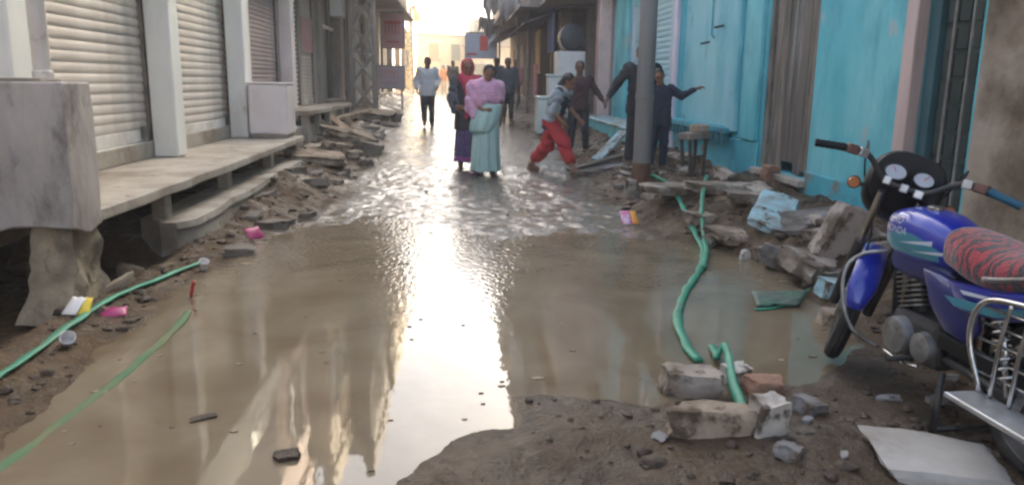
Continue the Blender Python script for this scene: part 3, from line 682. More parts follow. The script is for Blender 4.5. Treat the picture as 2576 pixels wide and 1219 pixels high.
for x in (1.7, 3.4): part(fR, 'window', MB().box(x-.4, x+.4, 62.42, 62.498, 5.0, 6.0), 'dark_wood')
part(fR, 'door', MB().box(1.2, 2.1, 60.43, 60.498, .5, 2.7), 'dark_wood')
# hoarding
signboard('pale blue hoarding with a red emblem hung over the street near its end', .38, 1.95, 40.0, 40.08, 2.55, 3.75, 'sign_blue', [(.46, .72, .30, .92), (.06, .36, .12, .2)], 'sign_red')
wp = solo('utility_pole', 'thin white pole in front of the house with the railed balcony', 'pole', MB().lathe([(.06, .5), (.05, 7.2)], (.62, 50, 0), n=12), 'white_paint', smooth=40, base=Vector((.62, 50, .5)))

# --- right: plain brown building, blue house
XB = 3.75
rA = thing('house', 'bare brown plastered house next to the dark panelled door', 'house', (XB, 2, .2))
part(rA, 'wall', MB().box(XB-.01, 9, -8, 5.42, -.1, 3.6), 'brown_wall')
upper(rA, 1, XB-.02, 9, -8, 5.4, 3.62, 10.0, 'grey_wall', over=.1, nwin=5)

part(rA, 'awning', MB().prism([(2.35, 0.5, 2.75), (XB-.012, 0.5, 3.25), (XB-.012, 0.5, 3.29), (2.35, 0.5, 2.79)], (0, 4.7, 0)), 'awning_dk')  # unseen awning, added to shade the ground around the motorcycle
rB = thing('house', 'turquoise blue house with a worn wooden door, roller shutter and peeling plaster', 'house', (XB, 11, .3))
D0, D1 = 5.46, 6.22     # dark panelled door
E0, E1 = 8.05, 9.38     # old wooden door
S0, S1 = 13.75, 16.9    # roller shutter
wall_with_openings(rB, 'wall', 'blue', XB, 4.2, 5.421, 13.4, .05, 3.6, [(D0, D1, .05, 3.0), (E0, E1, .42, 2.9), (10.55, 13.2, .80, 2.9)])
part(rB, 'lower_wall', MB().box(XB-.035, XB-.001, E1+.02, 13.35, .05, .72), 'blue_deep', bev=.015)
part(rB, 'lower_band', MB().box(XB-.03, XB-.001, 6.42, E0-.02, .05, .52), 'blue_deep', bev=.015)
part(rB, 'recess_wall', MB().box(XB+.09, XB+.14, 10.55, 13.2, .80, 2.9), 'blue_pale')
part(rB, 'pilaster', MB().box(XB-.07, XB-.001, 9.45, 9.95, .73, 3.5), 'blue', bev=.015)
part(rB, 'pilaster', MB().box(XB-.07, XB-.001, 10.2, 10.5, .80, 3.5), 'blue_pale', bev=.015)
part(rB, 'pilaster', MB().box(XB-.07, XB-.001, 13.22, 13.45, .1, 3.5), 'lilac', bev=.015)
lg = part(rB, 'ledge', MB().box(XB-.13, XB+.08, 10.35, 13.25, .762, .84), 'blue_deep', bev=.012)
dn = MB().box(-.10, 0, 0, .10, -.13, 0).mesh('bracket'); dn.materials.append(MATS['blue_dentil'])
for i in range(14): share(lg, 'bracket', dn, (-.036, 10.42+i*.2-11, .758-.3))
# wooden door, five planks
fr = MB().box(XB+.02, XB+.12, E0, E0+.09, .42, 2.9).box(XB+.02, XB+.12, E1-.09, E1, .42, 2.9).box(XB+.02, XB+.12, E0+.09, E1-.09, 2.8, 2.9)
wdoor = part(rB, 'door', fr, 'old_wood', bev=.008)
for i in range(6):
    wp_ = (E1-E0-.2)/6; y = E0+.1+i*wp_
    part(wdoor, 'plank', MB().box(XB+.045+random.uniform(0, .025), XB+.09, y+.004, y+wp_-random.uniform(.002, .016), .43+random.choice((0, 0, .05, .12)), 2.79), ('old_wood', 'old_wood_dark', 'old_wood_dark', 'old_wood_dark', 'old_wood', 'old_wood')[i], bev=.005)
part(rB, 'threshold', MB().box(XB-.10, XB+.1, E0-.05, E1+.05, .34, .418), 'concrete', bev=.012)
# dark panelled door with pink frame
pf = MB().box(XB-.05, XB+.06, D1-.01, D1+.16, .15, 3.1).box(XB-.05, XB+.06, D0, D1-.011, 3.0, 3.1)
part(rB, 'door_frame', pf, 'door_frame_pink', bev=.012)
dl = part(rB, 'dark_door', MB().box(XB+.13, XB+.17, D0, D1-.02, .2, 3.0), 'door_green')
part(dl, 'jamb', MB().box(XB+.062, XB+.128, D1-.14, D1-.021, .2, 3.0), 'door_teal', bev=.006)
pm = MB().box(-.022, 0, 0, .125, 0, .16); pme = pm.mesh('door_panel'); pme.materials.append(MATS['door_green'])
for i in range(4):
    for j in range(13): share(dl, 'door_panel', pme, (.128, D0+.02+i*.148-11, .28+j*.205-.3))
part(dl, 'bar', MB().tube([(XB+.06, D0+.2, .25), (XB+.06, D0+.2, 3.0)], .012, 8), 'steel'); part(dl, 'bar', MB().tube([(XB+.06, D0+.42, .25), (XB+.06, D0+.42, 3.0)], .012, 8), 'steel')
part(rB, 'door_step', MB().box(XB-.3, XB+.1, D0, D1+.1, .05, .198), 'concrete', bev=.02)
# shutter bay
wall_with_openings(rB, 'bay_wall', 'blue_pale', XB, 4.2, 13.4+.002, 18.9, .05, 3.6, [(S0, S1, .62, 3.0)])
shutter(rB, XB+.05, S0+.03, S1-.03, .62, 3.0, .10, 'blue_shutter', -1, rails='lilac', base='blue_shutter')
part(rB, 'pilaster', MB().box(XB-.09, XB-.001, 17.1, 18.2, .2, 3.55), 'blue', bev=.015)
part(rB, 'plinth', MB().box(XB-.75, XB-.002, 13.5, 18.6, .1, .60), 'blue', bev=.03)
part(rB, 'plinth_top', MB().box(XB-.78, XB-.002, 13.45, 18.65, .602, .64), 'stone_blue', bev=.012)
for (y, z, l) in ((11.3, 2.25, .5), (11.9, 2.05, .35)): part(rB, 'peg', MB().bar((XB+.088, y, z), (XB-.05, y, z-.03), .03, .03), 'dark_wood')
part(rB, 'meter_pipe', MB().tube([(XB+.06, 11.75, 2.9), (XB+.06, 11.75, 2.15), (XB+.05, 11.6, 2.1)], .014, 8), 'blue_deep')
upper(rB, 1, XB-.02, 9, 5.44, 18.88, 3.62, 10.2, 'blue_pale', over=.1, nwin=6)
part(rB, 'inner_wall', MB().box(4.21, 9, 5.43, 18.88, .05, 3.6), 'grey_wall')

rC = thing('shop_building', 'shop building with a pink pillar and grey folding gate next to the blue house', 'building', (3.6, 20.7, .3))
wall_with_openings(rC, 'wall', 'grey_wall', 3.7, 4.2, 18.92, 22.8, .2, 3.6, [(19.6, 22.4, .6, 3.1)])
part(rC, 'pillar', MB().box(3.4, 3.699, 18.95, 19.45, .2, 3.55), 'pink_wall', bev=.02)
gate = part(rC, 'gate', MB().box(3.78, 3.82, 19.6, 22.4, .6, 3.1), 'grey_wall')
for i in range(12): part(gate, 'gate_bar', MB().box(3.72, 3.76, 19.68+i*.235, 19.73+i*.235, .6, 3.1), 'steel')
part(rC, 'back_wall', MB().box(4.21, 9, 18.92, 22.8, .1, 3.6), 'grey_wall'); part(rC, 'plinth', MB().box(2.5, 3.69, 18.95, 22.7, .1, .58), 'concrete', bev=.03)
upper(rC, 1, 3.5, 9, 18.92, 22.78, 3.62, 9.0, 'pink_wall', over=.9, nwin=2)
rD = thing('shop_building', 'dark open shop with brown pillars and an amber panel', 'building', (3.2, 26.4, .4))
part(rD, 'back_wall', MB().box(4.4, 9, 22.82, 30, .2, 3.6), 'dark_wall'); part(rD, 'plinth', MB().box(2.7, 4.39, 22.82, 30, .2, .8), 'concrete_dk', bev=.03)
for (y, m) in ((22.95, 'wood'), (24.9, 'wood'), (27.0, 'wood'), (29.2, 'wood')): part(rD, 'pillar', MB().box(2.95, 3.3, y, y+.4, .802, 3.6), m, bev=.02)
part(rD, 'amber_panel', MB().box(2.85, 2.94, 27.5, 29.1, 1.7, 3.2), 'amber'); part(rD, 'banner', MB().box(2.62, 2.66, 26.2, 27.3, .9, 2.0), 'banner_pink')
part(rD, 'awning', MB().prism([(1.9, 22.9, 3.05), (3.3, 22.9, 3.55), (3.3, 22.9, 3.6), (1.9, 22.9, 3.1)], (0, 7.0, 0)), 'awning_dk')
part(rD, 'blue_curtain', MB().box(2.75, 2.8, 23.0, 24.4, 2.3, 3.55), 'royal_cloth')
upper(rD, 1, 3.0, 9, 22.82, 29.98, 3.62, 10.2, 'grey_wall', over=.95, nwin=4)
rE = thing('shop_building', 'dim row building with dark awnings behind the ragged white cloths', 'building', (3, 37, .6))
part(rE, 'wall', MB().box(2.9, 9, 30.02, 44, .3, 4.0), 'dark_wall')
for y in (31.5, 34.5, 37.5, 40.5): part(rE, 'door', MB().box(2.85, 2.899, y, y+1.6, .8, 3.0), 'grey_wall')
part(rE, 'awning', MB().prism([(1.6, 30.2, 3.2), (2.95, 30.2, 3.8), (2.95, 30.2, 3.86), (1.6, 30.2, 3.26)], (0, 13.5, 0)), 'awning_dk')
upper(rE, 1, 2.8, 9, 30.02, 43.98, 4.02, 9.6, 'beige', over=.9, nwin=6)

# ------------------------------------------------------------------ motorcycle
BK = thing('motorcycle', 'parked blue motorcycle with a red and black zebra seat cover and chrome leg guard', 'motorcycle', (2.06, 3.02, .0), .05)
BK.location.z = hz(2.09, 3.3)-.01
RAKE = R_(27); SA = Vector((0, -math.sin(RAKE), math.cos(RAKE))); SP = Vector((0, .40, .84)); STM = Matrix.Translation(SP) @ Matrix.Rotation(R_(-36), 4, SA) @ Matrix.Translation(-SP)
GUARD = {'wheel_guard', 'guard_bar', 'guard_upright', 'foot_plate', 'plate_stay'}
LOW = {'handlebar', 'grip', 'switch_housing', 'lever_mount', 'lever', 'headlight_cowl', 'headlight', 'speedometer', 'fuel_gauge', 'dial_face', 'needle', 'handlebar_clamp'}
def bpart(root, name, mb, m, steer=False, smooth=True, bev=0):
    if name in GUARD: mb.v = [(p[0], p[1]-.09, p[2]+.05) for p in mb.v]
    if name in LOW: mb.v = [(p[0], p[1], p[2]-.03) for p in mb.v]
    if steer: mb.v = [tuple(STM @ Vector(p)) for p in mb.v]
    return part(root, name, mb, m, smooth=smooth, bev=bev, local=True)
def wheel(axle, steer, name):
    ax, ay, az = axle; R = .292
    prof = []
    for k in range(17):
        a = math.pi*2*k/16; prof.append((R-.038+.038*math.cos(a)+(.002 if k % 2 else 0), .040*math.sin(a)))
    w_ = bpart(BK, name, MB().lathe([(.045, -.05), (.05, -.045), (.05, .045), (.045, .05)], axle, 'x', 18), 'alu', steer, 40)
    bpart(w_, 'tyre', MB().lathe(prof, axle, 'x', 48), 'rubber', steer)
    bpart(w_, 'rim', MB().lathe([(.222, -.030), (.232, -.030), (.222, -.01), (.218, 0), (.222, .01), (.232, .030), (.222, .030), (.208, .012), (.208, -.012), (.222, -.030)], axle, 'x', 40), 'chrome', steer, 40)
    bpart(w_, 'brake_drum', MB().lathe([(.075, -.062), (.08, -.055), (.08, -.02), (.05, -.01)], axle, 'x', 24), 'alu', steer, 40)
    for k in range(18):
        a = k*2*math.pi/18; b = a+(.25 if k % 2 else -.25); sx = .03 if k % 4 < 2 else -.03
        bpart(w_, 'spoke', MB().tube([(ax+sx, ay+math.sin(a)*.048, az+math.cos(a)*.048), (ax, ay+math.sin(b)*.212, az+math.cos(b)*.212)], .0022, 5), 'chrome', steer)
    return w_
FA = (0, .672, .296); RA_ = (0, -.60, .296)
wheel(FA, True, 'front_wheel'); wheel(RA_, False, 'rear_wheel')
def fender(c, r, a0, a1, hw, m, steer, name, n=22):
    mb = MB(); rings = []
    for i in range(n):
        a = a0+(a1-a0)*i/(n-1); tp_ = min(1, 3.5*min(i, n-1-i)/(n-1)+.55); ring = []
        for k in range(12):
            t = math.pi*k/11; ring.append((-hw*tp_*math.cos(t), r+.035*math.sin(t)**.8))
        for k in range(11, -1, -1):
            t = math.pi*k/11; ring.append((-(hw*tp_-.004)*math.cos(t), r-.005+.035*math.sin(t)**.8))
        rings.append([(c[0]+x, c[1]+math.cos(a)*rr, c[2]+math.sin(a)*rr) for x, rr in ring])
    mb.loft(rings); return bpart(BK, name, mb, m, steer)
fender(FA, .305, R_(20), R_(172), .066, 'bike_blue', True, 'front_fender')
fender(RA_, .325, R_(25), R_(175), .075, 'black_plastic', False, 'rear_fender')
for sx in (-1, 1):
    bpart(BK, 'fork_leg', MB().tube([(sx*.085, .385, .90), (sx*.085, .50, .66)], .019, 14).tube([(sx*.085, .50, .67), (sx*.085, .672, .33)], .026, 14).lathe([(.02, -.02), (.03, -.02), (.03, .02), (.02, .02)], (sx*.085, .672, .296), 'x', 14), 'engine_dk', True, 40) if False else None
    lg_ = bpart(BK, 'fork_leg', MB().tube([(sx*.085, .51, .645), (sx*.085, .60, .46), (sx*.085, .672, .285)], [.027, .027, .024], 14), 'engine_dk', True, 40)
    bpart(lg_, 'fork_tube', MB().tube([(sx*.085, .375, .905), (sx*.085, .513, .64)], .0185, 14), 'chrome', True, 40)
# chrome leg guard each side
for sx in (-1, 1):
    gpts = smooth_path([(sx*.05, .33, .66), (sx*.15, .37, .64), (sx*.22, .39, .57), (sx*.235, .37, .43), (sx*.20, .32, .29), (sx*.10, .26, .22)], 8)
    bpart(BK, 'leg_guard', MB().tube(gpts, .0095, 12), 'alu')
# cowl with instruments
rings = []
for i in range(15):
    t = i/14; y = .455+.27*t; rr = (math.sin(math.pi*(.30+.68*t)))**.75; ring = []
    for k in range(28):
        a = 2*math.pi*k/28; e = lambda c_: math.copysign(abs(c_)**.75, c_); ring.append((.178*rr*e(math.cos(a)), y, .965-.06*t+.165*rr*e(math.sin(a))+.03*(1-t)))
    rings.append(ring)
cw = bpart(BK, 'headlight_cowl', MB().loft(rings), 'black_plastic', True, 50)
bpart(cw, 'headlight', MB().lathe([(.01, 0), (.07, .0), (.085, -.02), (.088, -.06), (.06, -.08)], (0, .705, .90), 'y', 24), 'chrome', True, 40)
dn_ = Vector((0, -.72, .69)).normalized(); du = Vector((0, .69, .72)).normalized()
pod = MB(); pc = Vector((0, .425, 1.03))
for sgn, nm in ((-1, 'speedometer'), (1, 'fuel_gauge')):
    c = pc+Vector((sgn*.062, 0, 0)); r_ = .047 if sgn < 0 else .044; rg_ = []
    for rr, hh in ((.8, -.055), (1.12, -.03), (1.15, .008), (1.02, .012), (.98, .004), (.3, .003)):
        rg_.append([tuple(c+Vector((1, 0, 0))*math.cos(a)*r_*rr+du*math.sin(a)*r_*rr+dn_*hh) for a in np.linspace(0, 6.2832, 25)[:-1]])
    g_ = bpart(BK, nm, MB().loft(rg_), 'black_plastic', True, 40)
    fc = [tuple(c+Vector((1, 0, 0))*math.cos(a)*r_*.97+du*math.sin(a)*r_*.97+dn_*.006) for a in np.linspace(0, 6.2832, 25)[:-1]]
    bpart(g_, 'dial_face', MB().prism(fc, tuple(dn_*.002)), 'dial_face', True, False)
    bpart(g_, 'needle', MB().bar(c+dn_*.0095, c+dn_*.0095+(du*.8+Vector((sgn*.5, 0, 0))).normalized()*r_*.75, .004, .002), 'red_plastic', True, False)
for (x, z, s_) in ((-.085, .985, .034), (-.005, .972, .036), (.06, .965, .04)):
    bpart(BK, 'handlebar_clamp', MB().box(x-s_/2, x+s_/2, .335, .385, z-.016, z+.022), 'silver', True, False, .006)
hbp = smooth_path([(-.425, .245, 1.055), (-.30, .275, 1.075), (-.20, .33, 1.07), (-.10, .36, .99), (0, .365, .975), (.10, .36, .99), (.20, .33, 1.07), (.30, .275, 1.075), (.425, .245, 1.055)], 6)
hb = bpart(BK, 'handlebar', MB().tube(hbp, .0135, 12), 'engine_dk', True)
for sx, gm in ((-1, 'black_plastic'), (1, 'grip_blue')):
    a, b = Vector((sx*.435, .243, 1.054)), Vector((sx*.305, .274, 1.074))
    gp_ = MB().tube([a.lerp(b, t) for t in np.linspace(0, 1, 13)], [.0175+.0015*(k % 2) for k in range(13)], 14); bpart(hb, 'grip', gp_, gm, True, 40)
    bpart(hb, 'switch_housing', MB().bar(Vector((sx*.302, .276, 1.076)), Vector((sx*.25, .302, 1.076)), .04, .045), 'brass', True, False, .008)
    bpart(hb, 'lever_mount', MB().bar(Vector((sx*.247, .304, 1.077)), Vector((sx*.210, .328, 1.074)), .042, .04), 'silver', True, False, .006)
    bpart(hb, 'lever', MB().tube(smooth_path([(sx*.23, .335, 1.065), (sx*.28, .345, 1.06), (sx*.36, .325, 1.053), (sx*.43, .305, 1.05)], 5), [.007]*16, 8, .6), 'chrome', True)
    ind = bpart(BK, 'indicator', MB().bar(Vector((sx*.10, .49, .90)), Vector((sx*.19, .475, .90)), .02, .02), 'black_plastic', True, False)
    bpart(ind, 'pod', MB().lathe([(.012, -.035), (.03, -.028), (.033, .02), (.02, .03)], (sx*.215, .475, .90), 'y', 16), 'black_plastic', True, 40)
    bpart(ind, 'lens', MB().lathe([(.024, -.040), (.028, -.0285), (.01, -.028)], (sx*.215, .475, .90), 'y', 16), 'amber_lens', True, 40)
for k, (x0, x1) in enumerate(((-.205, -.09), (.2, .1))):
    bpart(BK, 'cable', MB().tube(smooth_path([(x0, .335, 1.05), (x0*1.1, .50, 1.10), (x0*.9, .60, .95), (x1*.8, .52, .75), (x1*.5, .38, .62)], 6), .005, 8), 'black_plastic', True)
# tank
TK = [(.335, .035, .74, .80), (.315, .085, .70, .845), (.27, .118, .675, .872), (.20, .135, .66, .888), (.12, .140, .655, .890), (.03, .135, .655, .878), (-.05, .118, .66, .855), (-.11, .098, .67, .825), (-.145, .06, .69, .795)]
def tank_at(y):
    ys_ = [-t[0] for t in TK]; return [float(np.interp(-y, ys_, [t[i] for t in TK])) for i in (1, 2, 3)]
def sup(hw, z0, z1, n_=28, ex=.62):
    out = []
    for k in range(n_):
        a = 2*math.pi*k/n_; c_, s_ = math.cos(a), math.sin(a); f_ = lambda v, e: math.copysign(abs(v)**e, v)
        out.append((hw*f_(c_, ex), (z0+z1)/2+(z1-z0)/2*f_(s_, .8)))
    return out
rings = [[(x, y, z) for x, z in sup(hw, z0, z1)] for (y, hw, z0, z1) in [(t,)+tuple(tank_at(t)) for t in np.linspace(.335, -.145, 25)]]
tank = bpart(BK, 'fuel_tank', MB().loft(rings), 'bike_blue', False, 60)
bpart(tank, 'fuel_cap', MB().lathe([(.035, 0), (.035, .012), (.028, .016)], (0, .12, .888), 'z', 20), 'chrome', False, 40)
def tank_x(y, z):
    hw, z0, z1 = tank_at(y); s_ = min(1, abs((z-(z0+z1)/2)/((z1-z0)/2))**(1/.8)); return -hw*(max(0, 1-s_*s_))**(.31)
def tank_decal(poly_rows, off, name, m):
    """grid of (y,z) rows laid on the left side of the tank, slightly proud"""
    mb = MB(); nr, nc = len(poly_rows), len(poly_rows[0])
    for row in poly_rows:
        for (y, z) in row: mb.v.append((tank_x(y, z)-off, y, z))
    for i in range(nr-1):
        for j in range(nc-1): q = i*nc+j; mb.f.append((q, q+1, q+nc+1, q+nc))
    return bpart(tank, name, mb, m)
tank_decal([[(.255-.335*j/14, .70+(.095*(1-.0*j/14))*i/5*(.35+.65*math.sin(math.pi*(.12+.8*j/14)))) for j in range(15)] for i in range(6)], .0025, 'teal_graphic', 'bike_teal')
tank_decal([[(.14-.19*j/10, .745+(.020*i/2)*(j/10)+.018*j/10) for j in range(11)] for i in range(3)], .0045, 'white_stripe', 'bike_white')
tank_decal([[(.06-.16*j/10, .720+(.014*i/2)*(j/10)+.012*j/10) for j in range(11)] for i in range(3)], .0045, 'white_stripe', 'bike_white')
def tank_text(txt, y0, z0, size):
    cu = bpy.data.curves.new('lettering', 'FONT'); cu.body = txt; cu.size = size; cu.shear = .15; tmp = link(bpy.data.objects.new('lettering', cu))
    dg = bpy.context.evaluated_depsgraph_get(); me = bpy.data.meshes.new_from_object(tmp.evaluated_get(dg)); bpy.data.objects.remove(tmp)
    bm_ = bmesh.new(); bm_.from_mesh(me); bmesh.ops.subdivide_edges(bm_, edges=[e for e in bm_.edges if e.calc_length() > .012], cuts=2)
    for v in bm_.verts:
        y, z = y0-v.co.x, z0+v.co.y; v.co = (tank_x(y, z)-.0042, y, z)
    bmesh.ops.recalc_face_normals(bm_, faces=bm_.faces); bm_.to_mesh(me); bm_.free(); me.name = 'lettering'
    o = link(bpy.data.objects.new('lettering', me)); o.parent = tank; me.materials.clear(); me.materials.append(MATS['bike_white'])
tank_text('HERO', .262, .822, .046); tank_text('HONDA', .262, .780, .044)
bpart(BK, 'knee_panel', MB().loft([[(x*.86, y, z-.10) for x, z in sup(hw*.9, z0+.02, z1-.05)] for (y, hw, z0, z1) in [(t,)+tuple(tank_at(t)) for t in np.linspace(.24, -.13, 12)]]), 'bike_navy', False, 60)
# seat
rings = []
for t in np.linspace(0, 1, 26):
    y = -.075-.70*t; hw = (.10+.055*min(1, t*4))*(1 if t < .9 else 1-(t-.9)*3); z1 = .855+.02*math.cos(t*6.3)-.02+.05*max(0, t-.45); z0 = z1-.175+.02*t
    if t == 0: hw *= .75; z1 -= .015
    rings.append([(x, y, z) for x, z in sup(hw, z0, z1, 28, .7)])
bpart(BK, 'seat', MB().loft(rings), 'zebra', False, 70)
# side panel and tail
def sidecowl(pts, th, m, name, x0, bulge=.02):
    for sx in (-1, 1):
        cx = sum(p[0] for p in pts)/len(pts); cz = sum(p[1] for p in pts)/len(pts); mb = MB(); rings = []
        for (k, xo) in ((1, 0), (1.0, th*.5), (.9, th*.9), (.6, th*1.0+bulge*.5), (.2, th+bulge*.6)):
            rings.append([(sx*(x0+xo), cx+(y-cx)*k, cz+(z-cz)*k) for y, z in pts])
        mb.loft(rings); bpart(BK, name, mb, m, False, 40)
sidecowl([(.0, .66), (-.10, .665), (-.24, .64), (-.33, .60), (-.36, .50), (-.30, .43), (-.18, .44), (-.07, .52)], .03, 'bike_navy', 'side_panel', .095)
sidecowl([(-.18, .655), (-.45, .685), (-.80, .765), (-.92, .80), (-.93, .76), (-.80, .68), (-.5, .58), (-.26, .555)], .03, 'bike_blue', 'tail_panel', .115)
for sx in (-1, 1):
    bpart(BK, 'tail_stripe', MB().prism([(sx*.163, -.22, .605), (sx*.163, -.50, .632), (sx*.163, -.80, .712), (sx*.163, -.78, .695), (sx*.163, -.5, .598), (sx*.163, -.28, .578)], (sx*.003, 0, 0)), 'bike_teal', False, False)
    bpart(BK, 'tail_flash', MB().prism([(sx*.163, -.30, .648), (sx*.163, -.52, .668), (sx*.163, -.52, .658), (sx*.163, -.32, .636)], (sx*.003, 0, 0)), 'bike_white', False, False)
bpart(BK, 'grab_rail', MB().tube(smooth_path([(-.17, -.42, .72), (-.185, -.55, .75), (-.17, -.85, .83), (0, -.95, .84), (.17, -.85, .83), (.185, -.55, .75), (.17, -.42, .72)], 6), .011, 10), 'alu')
# engine, frame, exhaust
eng = bpart(BK, 'engine', MB().box(-.10, .10, -.13, .20, .24, .44), 'engine_dk', False, False, .03)
for sx, r_ in ((-1, .085), (1, .095)): bpart(eng, 'crankcase_cover', MB().lathe([(r_*.6, sx*.155), (r_*.92, sx*.145), (r_, sx*.12), (r_, sx*.09)], (0, .10, .335), 'x', 28), 'alu', False, 40)
bpart(eng, 'gearbox_cover', MB().lathe([(.04, -.14), (.062, -.13), (.068, -.10), (.068, -.08)], (0, -.06, .33), 'x', 22), 'alu', False, 40)
cyl = bpart(eng, 'cylinder', MB().tube([(0, .12, .43), (0, .19, .64)], .052, 18), 'engine_dk', False, 40)
for k in range(9):
    t = k/8; c = Vector((0, .13, .455)).lerp(Vector((0, .185, .62)), t); d_ = Vector((0, .32, .95)).normalized(); e_ = Vector((0, .95, -.32)).normalized(); s_ = .078
    bpart(cyl, 'fin', MB().prism([tuple(c+Vector((x*s_, 0, 0))+e_*y*s_) for x, y in ((-1, -.7), (-.7, -1), (.7, -1), (1, -.7), (1, .7), (.7, 1), (-.7, 1), (-1, .7))], tuple(d_*.006)), 'alu', False, False)
bpart(BK, 'carburettor', MB().lathe([(.02, 0), (.035, .02), (.035, .07), (.02, .09)], (-.02, .0, .50), 'z', 16), 'alu', False, 40)
fr_pts = [[(0, .36, .82), (0, .33, .62), (0, .30, .36), (0, .24, .24)], [(0, .34, .78), (0, .05, .70), (0, -.2, .66), (0, -.35, .63)]]
for p_ in fr_pts: bpart(BK, 'frame_tube', MB().tube(smooth_path(p_, 6), .019, 12), 'black_plastic')
for sx in (-1, 1):
    bpart(BK, 'frame_rail', MB().tube(smooth_path([(sx*.09, -.14, .62), (sx*.10, -.40, .64), (sx*.10, -.85, .74)], 6), .014, 10), 'black_plastic')
    bpart(BK, 'frame_post', MB().tube([(sx*.085, -.16, .66), (sx*.09, -.17, .30)], .016, 10), 'black_plastic')
    bpart(BK, 'swingarm', MB().tube([(sx*.085, -.15, .32), (sx*.085, -.62, .296)], .02, 10), 'engine_dk')
    sh_ = bpart(BK, 'shock_absorber', MB().tube([(sx*.125, -.56, .32), (sx*.125, -.46, .66)], .014, 10), 'chrome')
    sp3 = [(sx*.125+.03*math.cos(a), -.55+.075*(a/44)+.03*math.sin(a)*.95, .37+.22*a/44-.03*math.sin(a)*.3) for a in np.linspace(0, 44, 90)]
    bpart(sh_, 'spring', MB().tube(sp3, .0055, 6), 'chrome')
    fp = bpart(BK, 'footpeg', MB().tube([(sx*.09, -.02, .27), (sx*.24, -.02, .27)], .013, 10), 'rubber')
bpart(BK, 'exhaust', MB().tube(smooth_path([(.03, .22, .52), (.07, .34, .42), (.10, .28, .24), (.13, .0, .23), (.16, -.3, .27), (.17, -.8, .34)], 6), [.018]*19+[.035]*6+[.043]*6, 14), 'chrome')
bpart(BK, 'gear_lever', MB().tube(smooth_path([(-.14, .16, .25), (-.17, .10, .26), (-.17, -.02, .25), (-.17, -.12, .27)], 5), .007, 8), 'chrome')
bpart(BK, 'chain_cover', MB().box(-.115, -.095, -.62, -.14, .36, .43), 'black_plastic', False, False, .01)
for sx in (-1, 1): bpart(BK, 'stand_leg', MB().tube([(sx*.09, -.17, .26), (sx*.14, -.22, .0)], .014, 10), 'engine_dk')
bpart(BK, 'stand_bar', MB().tube([(-.13, -.215, .035), (.13, -.215, .035)], .011, 10), 'engine_dk')
# guard over the rear wheel, with foot plate
sg_ = bpart(BK, 'wheel_guard', MB().tube(smooth_path([(-.21, -.40, .62), (-.225, -.36, .52), (-.225, -.38, .40), (-.21, -.44, .285)], 6), .010, 10).tube([(-.215, -.38, .63), (-.215, -.82, .66)], .011, 10) if False else MB().tube(smooth_path([(-.20, -.80, .66), (-.21, -.60, .645), (-.215, -.43, .62), (-.225, -.375, .55), (-.225, -.375, .44), (-.215, -.44, .29)], 6), .011, 10), 'chrome')
for i in range(5): bpart(sg_, 'guard_bar', MB().tube([(-.215, -.40-.0*i, .595-.06*i), (-.215, -.84, .60-.058*i)], .005, 8), 'chrome')
for y in (-.53, -.62, -.74): bpart(sg_, 'guard_upright', MB().tube(smooth_path([(-.212, y, .645), (-.228, y+.01, .5), (-.222, y+.03, .285)], 5), .008, 8), 'chrome')
bpart(BK, 'foot_plate', MB().box(-.34, -.20, -.86, -.42, .262, .282), 'silver', False, False, .006)
bpart(BK, 'plate_stay', MB().bar((-.21, -.6, .272), (-.09, -.5, .30), .025, .012), 'alu', False, False)

# ------------------------------------------------------------------ things in the street: right-hand clutter
chest = thing('chest_freezer', 'mint white chest freezer with a pale lid on the raised shop edge', 'freezer', (2.12, 18.0, .5))
zc = hz(2.1, 18)-.02
part(chest, 'body', MB().box(1.82, 2.42, 17.75, 18.45, zc, zc+.78), 'chest_white', bev=.03)
part(chest, 'lid', MB().box(1.80, 2.44, 17.73, 18.47, zc+.784, zc+.85), 'chest_white', bev=.02)
part(chest, 'handle', MB().box(2.02, 2.2, 17.70, 17.728, zc+.79, zc+.82), 'steel')
fr_ = thing('refrigerator', 'tall white metal cabinet standing behind the chest freezer', 'cabinet', (2.75, 19.4, .58))
part(fr_, 'body', MB().box(2.42, 3.12, 19.2, 19.85, .585, 2.16), 'appliance', bev=.025)
part(fr_, 'door', MB().box(2.44, 3.10, 19.165, 19.198, .66, 2.12), 'appliance', bev=.012); part(fr_, 'handle', MB().box(2.50, 2.53, 19.12, 19.163, 1.2, 1.6), 'steel')
fr2 = thing('storage_box', 'low white storage box wedged between freezer and cabinet', 'box', (2.3, 18.9, .55))
part(fr2, 'body', MB().box(2.15, 2.75, 18.62, 19.1, .58, 1.55), 'appliance', bev=.03); part(fr2, 'lid', MB().box(2.13, 2.77, 18.60, 19.12, 1.552, 1.60), 'chest_white', bev=.012)
fan = thing('drum_fan', 'round black drum fan lying on top of the tall white cabinet', 'fan', (2.8, 19.5, 2.16))
part(fan, 'drum', MB().lathe([(.30, -.22), (.325, -.2), (.325, .2), (.30, .22), (.27, .22), (.26, -.15)], (0, 0, .33), 'y', 28), 'drum_black', smooth=40, local=True)
part(fan, 'stand', MB().box(-.22, .22, -.15, .15, 0, .03), 'drum_black', local=True)
for i in range(4): part(fan, 'grille_ring', MB().tube([(math.cos(a)*(.07+.06*i), -.225, .33+math.sin(a)*(.07+.06*i)) for a in np.linspace(0, 2*math.pi, 25)[:-1]], .006, 6, closed=True), 'grille', local=True)
for i in range(5):
    a = i*2*math.pi/5; part(fan, 'blade', MB().prism([(math.cos(a)*.04, -.02, .33+math.sin(a)*.04), (math.cos(a-.3)*.24, -.06, .33+math.sin(a-.3)*.24), (math.cos(a+.35)*.24, .04, .33+math.sin(a+.35)*.24)], (0, .008, 0)), 'alu', local=True)
